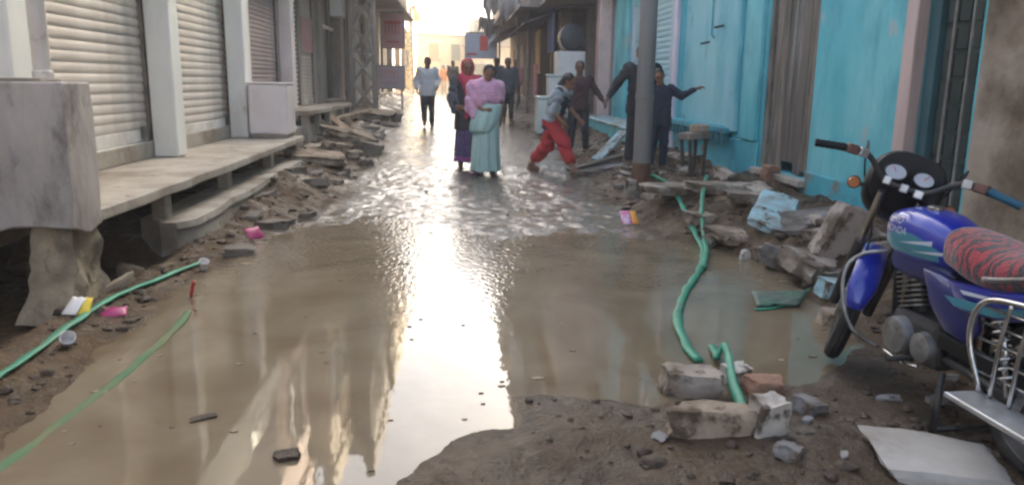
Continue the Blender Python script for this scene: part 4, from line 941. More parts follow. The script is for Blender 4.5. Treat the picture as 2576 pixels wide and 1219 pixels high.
# street pole
ppos = hit(1612, 452); ppos.z = hz(ppos.x, ppos.y)
pole = thing('street_pole', 'thick grey metal street pole with a rusty foot before the blue shutter', 'pole', ppos)
part(pole, 'shaft', MB().lathe([(.112, .22), (.108, 2.2), (.104, 2.25), (.10, 6.8)], n=28), 'pole_grey', smooth=40, local=True)
part(pole, 'foot', MB().lathe([(.13, -.3), (.128, .0), (.118, .2), (.114, .219)], n=28), 'rust', smooth=40, local=True)
part(pole, 'collar', MB().lathe([(.117, 1.02), (.120, 1.03), (.120, 1.07), (.116, 1.08)], n=28), 'pole_grey', smooth=40, local=True)
for (px, Y, h_, lb_) in ((1303, 27.0, 3.4, 'thin grey awning post past the open shop with the amber panel'), (1328, 24.5, 3.3, 'thin grey awning post before the open shop with the amber panel'), (1256, 36, 4.2, 'thin grey awning post at the dim row of shops')):
    q = ony(px, 150, Y); z = hz(q.x, Y)
    solo('awning_post', lb_, 'post', MB().lathe([(.05, -.1), (.05, h_)], n=10), 'steel', smooth=40, group='awning posts', base=Vector((0, 0, 0))).location = (q.x, Y, z)
# ragged white cloths under the awnings
def rag(label, pts_px, Y, drop, seed, m='cloth_white'):
    rnd = random.Random(seed); a, b = ony(*pts_px[0], Y), ony(*pts_px[1], Y+.8); n = 26; mb = MB(); rows = 7
    teeth = [rnd.uniform(.25, 1)*drop for _ in range(n//4+2)]
    for j in range(rows):
        for i in range(n+1):
            t = i/n; p = a.lerp(b, t); k = i/4; d0 = teeth[int(k)]*(1-(k % 1))+teeth[int(k)+1]*(k % 1); d0 *= .55+.45*abs(math.cos(k*math.pi))
            s_ = j/(rows-1); mb.v.append((p.x+.05*math.sin(i*1.1+seed)*s_, p.y+.12*math.sin(i*.9+seed*2)*s_+.25*s_*s_, p.z-d0*s_))
    for j in range(rows-1):
        for i in range(n): q = j*(n+1)+i; mb.f.append((q, q+1, q+n+2, q+n+1))
    o = solo('awning_cloth', label, 'awning', mb, m, smooth=True, base=Vector(a)); md = o.modifiers.new('thick', 'SOLIDIFY'); md.thickness = .012
rag('ragged white cloth hanging over the dim row of shops', ((1214, -12), (1312, -30)), 30, 1.5, 3)
rag('second ragged white cloth sagging behind the chest freezer side', ((1262, 5), (1345, -20)), 26, 1.3, 9)
rag('grey torn cloth strip hanging at the far awnings', ((1205, 40), (1262, 52)), 36, 1.0, 5, 'grey_wall')

# rubble
def stone(name, label, cat, px, size, rot, material, sink=.3, seed=0, rough=.12, lift=0.0, group=None, pos=None, cuts=5):
    rnd = random.Random(seed); bm = bmesh.new(); bmesh.ops.create_cube(bm, size=1)
    bmesh.ops.subdivide_edges(bm, edges=bm.edges[:], cuts=cuts, use_grid_fill=True); o = Vector((rnd.random()*50, rnd.random()*50, rnd.random()*50))
    sh = [rnd.uniform(-.16, .16) for _ in range(4)]
    for v in bm.verts:
        c = v.co.copy(); k = noise.noise(c*2.1+o)*rough*1.5+noise.noise(c*6+o)*rough*.7
        l = c.length; f = 1-.22*max(0, l-.6)
        x = (c.x*f*(1+sh[0]*c.y*2)+sh[1]*c.z+k)*size[0]; y = (c.y*f*(1+sh[2]*c.x*2)+noise.noise(c*2+o*2)*rough*1.5+noise.noise(c*7-o)*rough*.6)*size[1]; z = (c.z*f+sh[3]*c.x*.4+noise.noise(c*3-o)*rough*.9+noise.noise(c*8+o)*rough*.5)*size[2]
        v.co = (x, y, z)
    me = bpy.data.meshes.new(name); bm.to_mesh(me); bm.free(); ob = link(bpy.data.objects.new(name, me)); finish(ob, material, smooth=42)
    p = pos if pos is not None else hit(*px); ob.location = (p[0], p[1], p[2]+size[2]*(.5-sink)+lift); ob.rotation_euler = rot
    return tag(ob, label, cat, group)
S = lambda label, px, size, rot, m, seed, sink=.3, rough=.10, lift=0, name='rubble_slab', cat='slab', **k: stone(name, label, cat, px, size, rot, m, sink, seed, rough, lift, **k)
# right foreground stones by the puddle
S('grey white broken stone at the puddle edge beside the green hose end', (1738, 985), (.26, .17, .13), (0, .05, -.15), 'stone_pale', 1, .15, name='stone', cat='stone')
S('long tan stone block lying in the mud below the grey white stone', (1785, 1085), (.31, .10, .13), (.05, .04, -.10), 'stone_tan', 2, .15, name='stone', cat='stone')
S('small white stone lump pressing on the green hose', (1850, 962), (.135, .09, .10), (.2, 0, .4), 'stone_white', 3, .1, name='stone', cat='stone')
S('cream white upright stone chunk right of the tan block', (1928, 1088), (.13, .10, .18), (.1, .12, .3), 'stone_white', 4, .15, name='stone', cat='stone')
S('half buried red brick behind the cream white chunk', (1920, 985), (.17, .11, .10), (.1, .05, .2), 'brick', 5, .3, name='brick', cat='brick')
S('dark grey stone in the mud beside the motorcycle front wheel', (2030, 1030), (.12, .12, .09), (.1, .2, .6), 'stone_grey', 6, .4, name='stone', cat='stone')
S('small dark stone in the mud near the white broken slab', (1985, 1140), (.11, .09, .06), (.1, .2, .9), 'stone_grey', 7, .4, name='stone', cat='stone')
S('large white broken slab lying under the motorcycle', (2360, 1180), (.44, .34, .07), (.04, .05, -.28), 'slab_white', 8, .1, .05)
# right bank
S('light blue painted slab leaning on the rubble by the old wooden door', (1945, 560), (.34, .62, .07), (.35, .22, -.52), 'stone_blue', 11, .0, .05, .06)
S('long pale slab lying behind the light blue slab', (1900, 505), (.62, .22, .09), (.05, .1, .22), 'stone_pale', 12, .2, .06)
S('dark gap slab propped behind the light blue slab', (2050, 560), (.50, .36, .08), (.2, -.2, -.3), 'stone_grey', 13, .2, .08)
S('broad pale broken slab between rubble and motorcycle', (2040, 690), (.36, .32, .16), (.25, .15, .3), 'stone_pale', 14, .1, .1)
S('tall pale slab leaning toward the motorcycle fork', (2110, 640), (.30, .14, .42), (.1, .35, .2), 'stone_pale', 15, .1, .08)
S('bluish white block below the leaning pale slab', (2090, 742), (.17, .14, .12), (.1, .1, .2), 'stone_blue', 16, .1, .08, name='stone', cat='stone')
S('pinkish stone lump between fork and leaning slab', (2140, 600), (.2, .2, .2), (.3, .1, .5), 'stone_tan', 17, .1)
S('brown brick block standing at the foot of the blue wall', (1935, 455), (.18, .14, .20), (0, 0, .3), 'brick', 18, .1, name='brick', cat='brick')
S('wide pale flagstone along the blue wall beside the street pole', (1720, 480), (1.1, .42, .10), (.02, .06, .5), 'stone_pale', 19, .3, .05)
S('pale flagstone below the ledge of small brackets', (1830, 478), (.8, .34, .10), (.02, .05, .15), 'stone_pale', 20, .3, .06)
S('tan stone on the bank under the pale flagstones', (1760, 560), (.30, .2, .14), (.1, .1, .5), 'stone_tan', 21, .3)
S('flat brown stone sliding toward the puddle', (1850, 600), (.42, .3, .09), (.15, .1, .2), 'stone_tan', 22, .3)
S('small white stone at the water edge below the flat brown stone', (1872, 655), (.07, .05, .10), (.1, .1, .2), 'stone_white', 23, .1, name='stone', cat='stone')
S('grey stone heap piece right of the small white stone', (1960, 665), (.26, .2, .16), (.2, .2, .7), 'stone_grey', 24, .2)
S('pale stone at the water edge by the dark tarpaulin', (2085, 810), (.12, .1, .10), (.2, .1, .3), 'stone_tan', 25, .2, name='stone', cat='stone')
S('flat grey stone at the foot of the street pole', (1585, 480), (.14, .10, .18), (.1, .1, .2), 'stone_pale', 26, .2, name='stone', cat='stone')
S('slab tipped over the drain beside the maroon shirted man', (1525, 425), (.85, .26, .06), (.1, -.12, .35), 'stone_grey', 27, .1, .05)
S('low broken kerb stone under the tipped drain slab', (1480, 440), (.5, .24, .12), (.0, .05, .3), 'concrete_dk', 28, .4)
# left bank
S('broad tan slab lying flat below the lattice shutter shop', (800, 400), (.85, .8, .12), (.06, .08, .3), 'stone_tan', 31, .2, .06)
S('tan slab tipped toward the road past the plinth end', (880, 345), (.9, .9, .14), (.1, .18, .5), 'stone_tan', 32, .1, .07)
S('broken tan slab at the foot of the lattice steel pole', (940, 295), (1.0, .8, .18), (.1, .1, -.2), 'stone_tan', 33, .1, .08)
S('narrow tan slab standing on edge beside the tipped slab', (845, 385), (.5, .10, .2), (.2, .2, .8), 'stone_tan', 34, .15)
S('brown stone lump at the road edge under the tipped tan slab', (930, 385), (.4, .3, .24), (.1, .2, .5), 'concrete_dk', 35, .2)
S('dark stone at the road edge past the lattice steel pole', (985, 300), (.5, .4, .3), (.1, .2, .2), 'concrete_dk', 36, .3)
S('flat stone between the two entry slabs', (815, 320), (.8, .5, .10), (.0, .1, .1), 'stone_tan', 37, .2)
S('brown stone by the water below the long step', (600, 640), (.22, .14, .10), (.1, .1, .5), 'concrete_dk', 38, .3, name='stone', cat='stone')
S('pale mortar lump under the plaster wall stub', (330, 690), (.20, .10, .09), (.1, .4, .6), 'masonry', 39, .2, name='stone', cat='stone')
S('mortar chip standing beside the green hose near the dark hollow', (300, 722), (.20, .05, .06), (.1, -.5, .5), 'masonry', 40, .1, name='stone', cat='stone')
S('mud stone showing above the puddle near its muddy edge', (722, 1150), (.09, .07, .035), (0, 0, .3), 'clod', 41, .45, name='stone', cat='stone', pos=tuple(onz(722, 1150, 0)))
S('wet dark lump breaking the still puddle surface', (510, 1052), (.10, .045, .02), (0, 0, .5), 'clod', 42, .5, name='stone', cat='stone', pos=tuple(onz(510, 1052, 0)))
# many small look-alike pieces of rubble, each its own
def scatter(label, group, n, m, area, smin, smax, seed):
    rnd = random.Random(seed); k = 0
    while k < n:
        x = rnd.uniform(area[0], area[1]); y = area[2]+(area[3]-area[2])*rnd.random()**1.3; z = hz(x, y)
        if z < .02: continue
        s_ = rnd.uniform(smin, smax)*(1+.03*y); stone('rubble_stone', label, 'stone', None, (s_*rnd.uniform(.8, 1.7), s_*rnd.uniform(.6, 1.1), s_*rnd.uniform(.25, .7)), (rnd.uniform(-.3, .3), rnd.uniform(-.3, .3), rnd.uniform(0, 6)), m, .4, seed*100+k, .14, 0, group, (x, y, z), 2); k += 1
scatter('small pale broken stone among the rubble before the blue house', 'pale rubble before the blue house', 34, 'stone_pale', (2.15, 3.4, 5.0, 13), .07, .2, 51)
scatter('small brown muddy stone among the rubble before the blue house', 'brown rubble before the blue house', 26, 'concrete_dk', (2.0, 3.3, 4.4, 12), .06, .16, 52)
scatter('small grey stone in the mud around the motorcycle', 'grey stones around the motorcycle', 12, 'stone_grey', (.7, 2.6, 2.5, 4.2), .03, .08, 53)
scatter('small pale broken stone on the rubble bank below the left shops', 'pale rubble below the left shops', 14, 'stone_pale', (-2.6, -1.7, 12.2, 24), .1, .26, 54)
scatter('small brown muddy stone on the bank below the left shops', 'brown rubble below the left shops', 30, 'concrete_dk', (-2.3, -1.5, 7.4, 20), .08, .2, 55)
# planks
def plank(label, a, b, wd, th, m, name='plank'):
    a, b = Vector(a), Vector(b); return solo(name, label, 'plank', MB().bar(a, b, wd, th), m, bev=.006, base=a.copy())
pa, pb = hit(1500, 405), ony(1570, 330, 13.2); plank('grey blue plank leaning against the blue plinth behind the men', pa+Vector((0, 0, .02)), pb, .22, .04, 'stone_blue')
pa = hit(1430, 438); pb = hit(1560, 405); plank('long dark plank lying over the drain by the bare feet', pa+Vector((0, 0, .06)), pb+Vector((0, 0, .08)), .16, .05, 'dark_wood')
pa, pb = hit(800, 300), hit(885, 352); plank('weathered plank sloping off the low entry slab', pa+Vector((0, 0, .30)), pb+Vector((0, 0, .12)), .16, .05, 'wood')
pa, pb = hit(770, 345), hit(930, 300); plank('weathered board lying on the left rubble', pa+Vector((0, 0, .2)), pb+Vector((0, 0, .24)), .2, .05, 'stone_tan')
# broken stool at the blue wall
sp_ = hit(1740, 440); stl = thing('broken_stool', 'broken dark stool with a cracked brown seat before the blue wall', 'stool', sp_, .3); stl.scale = (.78, .78, .86)
bm = MB(); bm.prism([(-.2, -.16, .50), (.18, -.17, .52), (.20, .0, .54), (.14, .16, .53), (-.05, .18, .50), (-.21, .14, .49)], (0, 0, .09)); part(stl, 'seat', bm, 'concrete_dk', bev=.015, local=True)
part(stl, 'seat_pad', MB().prism([(-.05, -.14, .602), (.19, -.12, .612), (.15, .14, .622), (-.02, .12, .602)], (0, 0, .10)), 'masonry', bev=.02, local=True)
for (x, y, dx, h0) in ((-.15, -.12, .04, 0), (.14, -.12, -.03, .0), (.12, .12, -.02, 0), (-.15, .11, .05, .15)):
    part(stl, 'leg', MB().bar((x+dx, y, h0-.03), (x, y, .51), .045, .045), 'dark_wood', bev=.005, local=True)
part(stl, 'rail', MB().bar((-.13, -.12, .25), (.12, -.12, .28), .03, .03), 'dark_wood', local=True)

# loose clods, nobody could count them
def clods():
    rnd = np.random.RandomState(5); V_, F_ = [], []; b = bmesh.new(); bmesh.ops.create_icosphere(b, subdivisions=1, radius=1)
    bv = np.array([v.co[:] for v in b.verts]); bf = [tuple(v.index for v in f.verts) for f in b.faces]; b.free()
    n = 0; out = 0
    while n < 2600 and out < 60000:
        out += 1
        Y = 1.8+rnd.rand()**1.6*20; X = rnd.uniform(-3.2, 3.7); XL, XR = road_edges(np.array(Y))
        on = XL+.1 < X < XR-.1
        if on and not (Y < 3.6 and X > .3) and rnd.rand() > .02: continue
        z = hz(X, Y)
        if z < .004 or (X < -2.3 and 5 < Y < 13): continue
        r = rnd.choice([.010, .016, .024, .04], p=[.4, .32, .2, .08])*(1+.3*rnd.rand())*(1 if not on else .7)
        j = bv*(1+.5*(rnd.rand(len(bv), 1)-.5))*r*np.array([1+.5*rnd.rand(), 1+.5*rnd.rand(), .7]); a = rnd.rand()*6.28
        j = j@np.array([[math.cos(a), math.sin(a), 0], [-math.sin(a), math.cos(a), 0], [0, 0, 1]])+np.array([X, Y, z+r*.1])
        k = len(V_); V_ += [tuple(p) for p in j]; F_ += [tuple(i+k for i in f) for f in bf]; n += 1
    me = bpy.data.meshes.new('mud_clods'); me.from_pydata(V_, [], F_); me.update(); o = link(bpy.data.objects.new('mud_clods', me)); finish(o, 'clod', smooth=60)
    o['kind'] = 'stuff'; o['label'] = 'loose mud clods and gravel strewn along both banks'; o['category'] = 'gravel'
clods()

def floating():
    rnd = np.random.RandomState(9); V_, F_ = [], []; n = 0
    while n < 80:
        X, Y = rnd.uniform(-2.2, 2.6), 2.3+rnd.rand()**1.5*6
        c_ = float(pud_sd(np.array([X]), np.array([Y]))[0])
        if hz(X, Y) > -.008 or (c_ < -.25 and rnd.rand() > .12): continue
        r = rnd.choice([.006, .010, .018], p=[.6, .3, .1]); a = rnd.rand()*6.28; k = len(V_); m = 5
        P = [(X+r*(1+.6*rnd.rand())*math.cos(a+i*6.283/m)*1.6, Y+r*(.6+.5*rnd.rand())*math.sin(a+i*6.283/m)) for i in range(m)]
        V_ += [(p[0], p[1], .0005) for p in P]+[(p[0], p[1], .003+.003*rnd.rand()) for p in P]
        F_ += [tuple(k+m+i for i in range(m))]+[(k+i, k+(i+1) % m, k+m+(i+1) % m, k+m+i) for i in range(m)]; n += 1
    me = bpy.data.meshes.new('floating_debris'); me.from_pydata(V_, [], F_); me.update(); o = link(bpy.data.objects.new('floating_debris', me)); finish(o, 'stone_tan')
    o['kind'] = 'stuff'; o['label'] = 'bits of straw and dirt floating on the muddy puddle'; o['category'] = 'debris'
floating()
# hoses: flattened green irrigation hose
def hose(label, pts, rad, m, flat=.55, name='hose', lift=.0):
    P = smooth_path(pts, 10); P = [p+Vector((noise.noise(p*6)*.012, noise.noise(p*6+Vector((9, 0, 0)))*.012, 0)) for p in P]; mb = MB().tube(P, [rad*(1+.35*noise.noise(p*5.5)) for p in P], 12, flat); return solo(name, label, 'hose', mb, m, smooth=True, base=Vector(P[0]))
def gp(x, y, dz=.018): p = hit(x, y); p.z = max(p.z, 0)+dz; return p
hose('bright green hose lying on the left mud bank under the wall stub', [gp(-60, 990), gp(0, 952), gp(90, 890), gp(200, 808), gp(290, 752), gp(380, 715), gp(450, 686), gp(500, 668)], .024, 'hose')
hose('muddy green hose half sunk in the puddle below the left bank', [onz(-60, 1225, -.006), onz(60, 1135, -.005), onz(170, 1050, -.004), onz(280, 968, -.003), onz(380, 885, -.001), onz(445, 820, .004), onz(474, 782, .003)], .026, 'hose_mud', .4)
hose('green hose running from behind the street pole into the puddle and back to the stones', [gp(1640, 446, .03), gp(1665, 458, .03), gp(1690, 480, .05), gp(1715, 530, .05), gp(1742, 585, .04), gp(1766, 632, .02), onz(1765, 668, .012), onz(1735, 715, .012), onz(1712, 760, .012), onz(1706, 810, .012), onz(1722, 862, .014), onz(1756, 905, .02)], .027, 'hose')
hose('second green hose coming off the flagstones and twisting round the first', [gp(1778, 452, .05), gp(1768, 500, .10), gp(1764, 560, .09), gp(1770, 610, .05), gp(1776, 640, .03), onz(1770, 672, .03)], .02, 'hose')
hose('short green hose end squeezed between the white stone and the tan block', [onz(1796, 870, .02), onz(1803, 900, .04), gp(1815, 925, .10), gp(1832, 960, .09), gp(1848, 1000, .05), gp(1868, 1045, .03), gp(1885, 1085, .02)], .023, 'hose')
hose('thin green hose at the edge of the dark tarpaulin', [onz(1900, 778, .006), onz(1945, 774, .008), onz(1990, 758, .012), gp(2035, 735, .02)], .012, 'hose')
hose('short red pipe stub sticking out of the puddle at the end of the green hose', [onz(480, 748, -.02), onz(482, 738, .03), onz(486, 720, .08), onz(490, 708, .12)], .010, 'red_plastic', 1, name='pipe_stub')
# tarpaulin at the right water edge
tp = MB(); a, b, c, d = onz(1890, 735, .02), onz(2030, 735, .05), onz(2010, 770, .012), onz(1905, 772, .008)
n = 10
for i in range(n+1):
    for j in range(n+1):
        p = a.lerp(b, i/n).lerp(d.lerp(c, i/n), j/n); tp.v.append((p.x, p.y, p.z+.02*noise.noise(Vector((i*.6, j*.6, 2)))+.012))
for i in range(n):
    for j in range(n): q = i*(n+1)+j; tp.f.append((q, q+1, q+n+2, q+n+1))
o = solo('tarpaulin', 'dark green grey tarpaulin scrap lying at the right edge of the puddle', 'tarpaulin', tp, 'tarp', smooth=True, base=Vector(a)); o.modifiers.new('thick', 'SOLIDIFY').thickness = .006

# litter
def packet(label, px, wd, ht, m, rz, seed, tilt=.3, name='wrapper', cat='wrapper', strip=None):
    p = hit(*px); rnd = random.Random(seed); t = thing(name, label, cat, p, rz)
    def sheet(x0, x1, zoff, mm, nm):
        mb = MB(); n = 6
        for k in (0, 1):
            for i in range(n+1):
                for j in range(n+1):
                    u, v = i/n-.5, j/n-.5; bulge = .016*(1-(2*u)**2)*(1-(2*v)**2)+.006*math.sin(i*2.1+seed)*math.cos(j*1.7)
                    x = x0+(x1-x0)*(u+.5); mb.v.append((x, v*ht*math.cos(tilt), v*ht*math.sin(tilt)+ht*.5*math.sin(tilt)+(bulge+.003 if k else -.002)+zoff))
        m_ = (n+1)**2
        for k in (0, 1):
            for i in range(n):
                for j in range(n): q = k*m_+i*(n+1)+j; mb.f.append((q, q+n+1, q+n+2, q+1) if k else (q, q+1, q+n+2, q+n+1))
        ed = [i*(n+1) for i in range(n+1)]+[n*(n+1)+j for j in range(1, n+1)]+[i*(n+1)+n for i in range(n-1, -1, -1)]+[j for j in range(n-1, 0, -1)]
        for i in range(len(ed)): a_, b_ = ed[i], ed[(i+1) % len(ed)]; mb.f.append((a_, b_, b_+m_, a_+m_))
        part(t, nm, mb, mm, smooth=True, local=True)
    if strip: sheet(-wd/2, wd*.12, 0, m, 'front_sheet'); sheet(wd*.12+.001, wd/2, 0, strip, 'end_sheet')
    else: sheet(-wd/2, wd/2, 0, m, 'front_sheet')
packet('pink and orange snack wrapper on the wet road by the street pole', (1582, 560), .17, .17, 'packet_pink', .1, 1, .7, strip='packet_orange')
packet('crumpled blue and white wrapper below the wall stub pier', (150, 782), .16, .14, 'packet_blue', .3, 2, .5)
packet('white plastic wrapper between the blue and yellow ones', (188, 784), .09, .13, 'packet_white', -.2, 3, .6)
packet('yellow wrapper beside the bright green hose', (214, 786), .075, .12, 'packet_yellow', .1, 4, .7)
packet('dark magenta wrapper tucked under the bright green hose', (288, 790), .14, .10, 'packet_magenta', .3, 5, .3)
packet('red and white scrap on the mud below the long step', (640, 598), .16, .12, 'packet_magenta', .9, 6, .8)
def cup(label, px, r0, r1, h_, m, tilt):
    p = hit(*px); t = thing('paper_cup', label, 'cup', p+Vector((0, 0, .01)), .4); t.rotation_euler = (tilt, .1, .4)
    part(t, 'wall', MB().lathe([(r0*.9, .003), (r0, 0), (r1, h_), (r1+.003, h_+.003), (r1-.002, h_+.002), (r0-.002, .006)], n=18), m, smooth=40, local=True)
    part(t, 'rim', MB().tube([(math.cos(a)*r1, math.sin(a)*r1, h_+.003) for a in np.linspace(0, 6.283, 19)[:-1]], .0025, 6, closed=True), m, smooth=True, local=True)
cup('white paper cup lying on the bank between the two left hoses', (172, 866), .026, .036, .075, 'packet_white', .9)
cup('small white paper cup at the far end of the bright green hose', (512, 678), .024, .034, .07, 'packet_white', .5)

# ------------------------------------------------------------------ people: smooth-union fields meshed with surface nets
def sdf_mesh(prims, h, name, cuts=(), warp=None):
    """prims: ('c', a, b, ra, rb, k) tapered limb | ('e', centre, radii, k, R) ellipsoid. returns a mesh"""
    lo = np.full(3, 1e9); hi = -lo
    for p in prims:
        if p[0] == 'c':
            for q, r in ((p[1], p[3]), (p[2], p[4])): lo = np.minimum(lo, np.array(q)-r); hi = np.maximum(hi, np.array(q)+r)
        else:
            r = max(p[2]); lo = np.minimum(lo, np.array(p[1])-r); hi = np.maximum(hi, np.array(p[1])+r)
    lo -= 4*h; hi += 4*h; n = np.ceil((hi-lo)/h).astype(int)+1
    D = np.full(n, .12); ax = [lo[i]+h*np.arange(n[i]) for i in range(3)]
    for p in prims:
        if p[0] == 'c': a, b = np.array(p[1], float), np.array(p[2], float); m = max(p[3], p[4])+.07; l_, h_ = np.minimum(a, b)-m, np.maximum(a, b)+m
        else: c = np.array(p[1], float); m = max(p[2])+.07; l_, h_ = c-m, c+m
        i0 = np.clip(((l_-lo)/h).astype(int), 0, n-1); i1 = np.clip(((h_-lo)/h).astype(int)+2, 1, n)
        sl_ = tuple(slice(i0[i], i1[i]) for i in range(3))
        x, y, z = (ax[0][sl_[0]][:, None, None], ax[1][sl_[1]][None, :, None], ax[2][sl_[2]][None, None, :])
        if p[0] == 'c':
            e = b-a; t = np.clip(((x-a[0])*e[0]+(y-a[1])*e[1]+(z-a[2])*e[2])/max(e@e, 1e-9), 0, 1)
            d = np.sqrt((x-a[0]-t*e[0])**2+(y-a[1]-t*e[1])**2+(z-a[2]-t*e[2])**2)-(p[3]+t*(p[4]-p[3])); k = p[5]
        else:
            r = np.array(p[2], float); X, Y, Z = x-c[0], y-c[1], z-c[2]; k = p[3]
            if len(p) > 4 and p[4] is not None:
                R = p[4]; X, Y, Z = (R[0][0]*X+R[0][1]*Y+R[0][2]*Z, R[1][0]*X+R[1][1]*Y+R[1][2]*Z, R[2][0]*X+R[2][1]*Y+R[2][2]*Z)
            k0 = np.sqrt((X/r[0])**2+(Y/r[1])**2+(Z/r[2])**2); k1 = np.sqrt((X/r[0]**2)**2+(Y/r[1]**2)**2+(Z/r[2]**2)**2)+1e-9; d = k0*(k0-1)/k1
        A = D[sl_]; hh = np.maximum(k-np.abs(A-d), 0)/k; D[sl_] = np.minimum(A, d)-hh*hh*k*.25
    if warp is not None: D = D+warp(ax[0][:, None, None], ax[1][None, :, None], ax[2][None, None, :])
    for (p, nn) in cuts:
        D = np.maximum(D, (ax[0][:, None, None]-p[0])*nn[0]+(ax[1][None, :, None]-p[1])*nn[1]+(ax[2][None, None, :]-p[2])*nn[2])
    D[0] = D[-1] = .1; D[:, 0] = D[:, -1] = .1; D[:, :, 0] = D[:, :, -1] = .1
    S_ = D < 0; acc = np.zeros(tuple(n-1)+(3,)); cnt = np.zeros(tuple(n-1))
    for axis in range(3):
        u, v = [i for i in range(3) if i != axis]
        for du in (0, 1):
            for dv in (0, 1):
                s0 = [slice(0, n[i]-1) for i in range(3)]; s0[u] = slice(du, n[u]-1+du); s0[v] = slice(dv, n[v]-1+dv); s1 = list(s0); s1[axis] = slice(1, n[axis])
                a, b = D[tuple(s0)], D[tuple(s1)]; cr = (a < 0) != (b < 0); t = np.where(cr, a/np.where(cr, a-b, 1), 0)
                acc[..., axis] += np.where(cr, t, 0); acc[..., u] += cr*du; acc[..., v] += cr*dv; cnt += cr
    act = cnt > 0; idx = -np.ones(act.shape, int); idx[act] = np.arange(act.sum())
    ijk = np.argwhere(act); vs_ = lo+h*(ijk+acc[act]/cnt[act][:, None]); quads = []
    for axis in range(3):
        u, v = [(1, 2), (2, 0), (0, 1)][axis]
        s0 = [slice(1, n[i]-1) for i in range(3)]; s0[axis] = slice(0, n[axis]-1); s1 = list(s0); s1[axis] = slice(1, n[axis])
        a, b = S_[tuple(s0)], S_[tuple(s1)]; e = np.argwhere(a != b); off = np.array([1, 1, 1]); off[axis] = 0; e = e+off; fl = a[a != b]
        du = np.zeros(3, int); du[u] = 1; dv = np.zeros(3, int); dv[v] = 1
        g = lambda w_: idx[w_[:, 0], w_[:, 1], w_[:, 2]]
        q = np.stack([g(e-du-dv), g(e-dv), g(e), g(e-du)], 1); q[~fl] = q[~fl][:, ::-1]; quads.append(q)
    q = np.concatenate(quads).astype(np.int32); q = q[(q >= 0).all(1)]
    me = bpy.data.meshes.new(name); me.vertices.add(len(vs_)); me.vertices.foreach_set('co', vs_.ravel())
    me.loops.add(q.size); me.loops.foreach_set('vertex_index', q.ravel()); me.polygons.add(len(q))
    me.polygons.foreach_set('loop_start', np.arange(0, q.size, 4, dtype=np.int32)); me.update(calc_edges=True); me.validate(); me.shade_smooth(); return me
def vsub(a, b): return np.array(a, float)-np.array(b, float)
def unit(a): a = np.array(a, float); return a/np.linalg.norm(a)
def mid(a, b, t=.5): return np.array(a, float)*(1-t)+np.array(b, float)*t
def hand(wr, d, pn, side):
    """palm, four unequal bent fingers and a thumb leaving the side of the palm. d: pointing, pn: palm normal"""
    d = unit(d); pn = np.array(pn, float); pn = unit(pn-d*(pn@d)); s_ = np.cross(d, pn)*side; wr = np.array(wr, float); P = []
    for o in (-.026, -.009, .009, .026): P.append(('c', wr+d*.01+s_*o*.6, wr+d*.085+s_*o, .015, .013, .02))
    for o, L in ((-.029, .058), (-.0095, .070), (.0095, .076), (.029, .066)):
        a = wr+d*.085+s_*o; b = a+unit(d*.92+pn*.38)*L*.55; c = b+unit(d*.6+pn*.8)*L*.5
        P += [('c', a, b, .0105, .0095, .006), ('c', b, c, .0095, .008, .006)]
    a = wr+d*.03+s_*.03; b = a+unit(s_*.75+d*.6+pn*.25)*.042; c = b+unit(s_*.25+d*.9+pn*.35)*.034
    return P+[('c', a, b, .014, .011, .012), ('c', b, c, .011, .009, .006)]
STAND = dict(hipL=(-.09, 0, .91), hipR=(.09, 0, .91), kneeL=(-.10, -.02, .49), kneeR=(.10, -.02, .49), anL=(-.11, .02, .085), anR=(.11, .02, .085),
             toeL=(-.13, -.15, .03), toeR=(.13, -.15, .03), waist=(0, .0, 1.06), chest=(0, .005, 1.27), shL=(-.185, .01, 1.405), shR=(.185, .01, 1.405), neck=(0, .01, 1.44),
             head=(0, -.015, 1.60), elL=(-.24, .02, 1.12), elR=(.24, .02, 1.12), wrL=(-.25, -.06, .87), wrR=(.25, -.06, .87), look=(0, -1, -.05), palmL=(1, 0, 0), palmR=(-1, 0, 0))
def head_frame(J):
    f = unit(J['look']); up = unit(vsub(J['head'], J['neck'])); up = unit(up-f*(up@f)); r = np.cross(f, up); return f, up, r
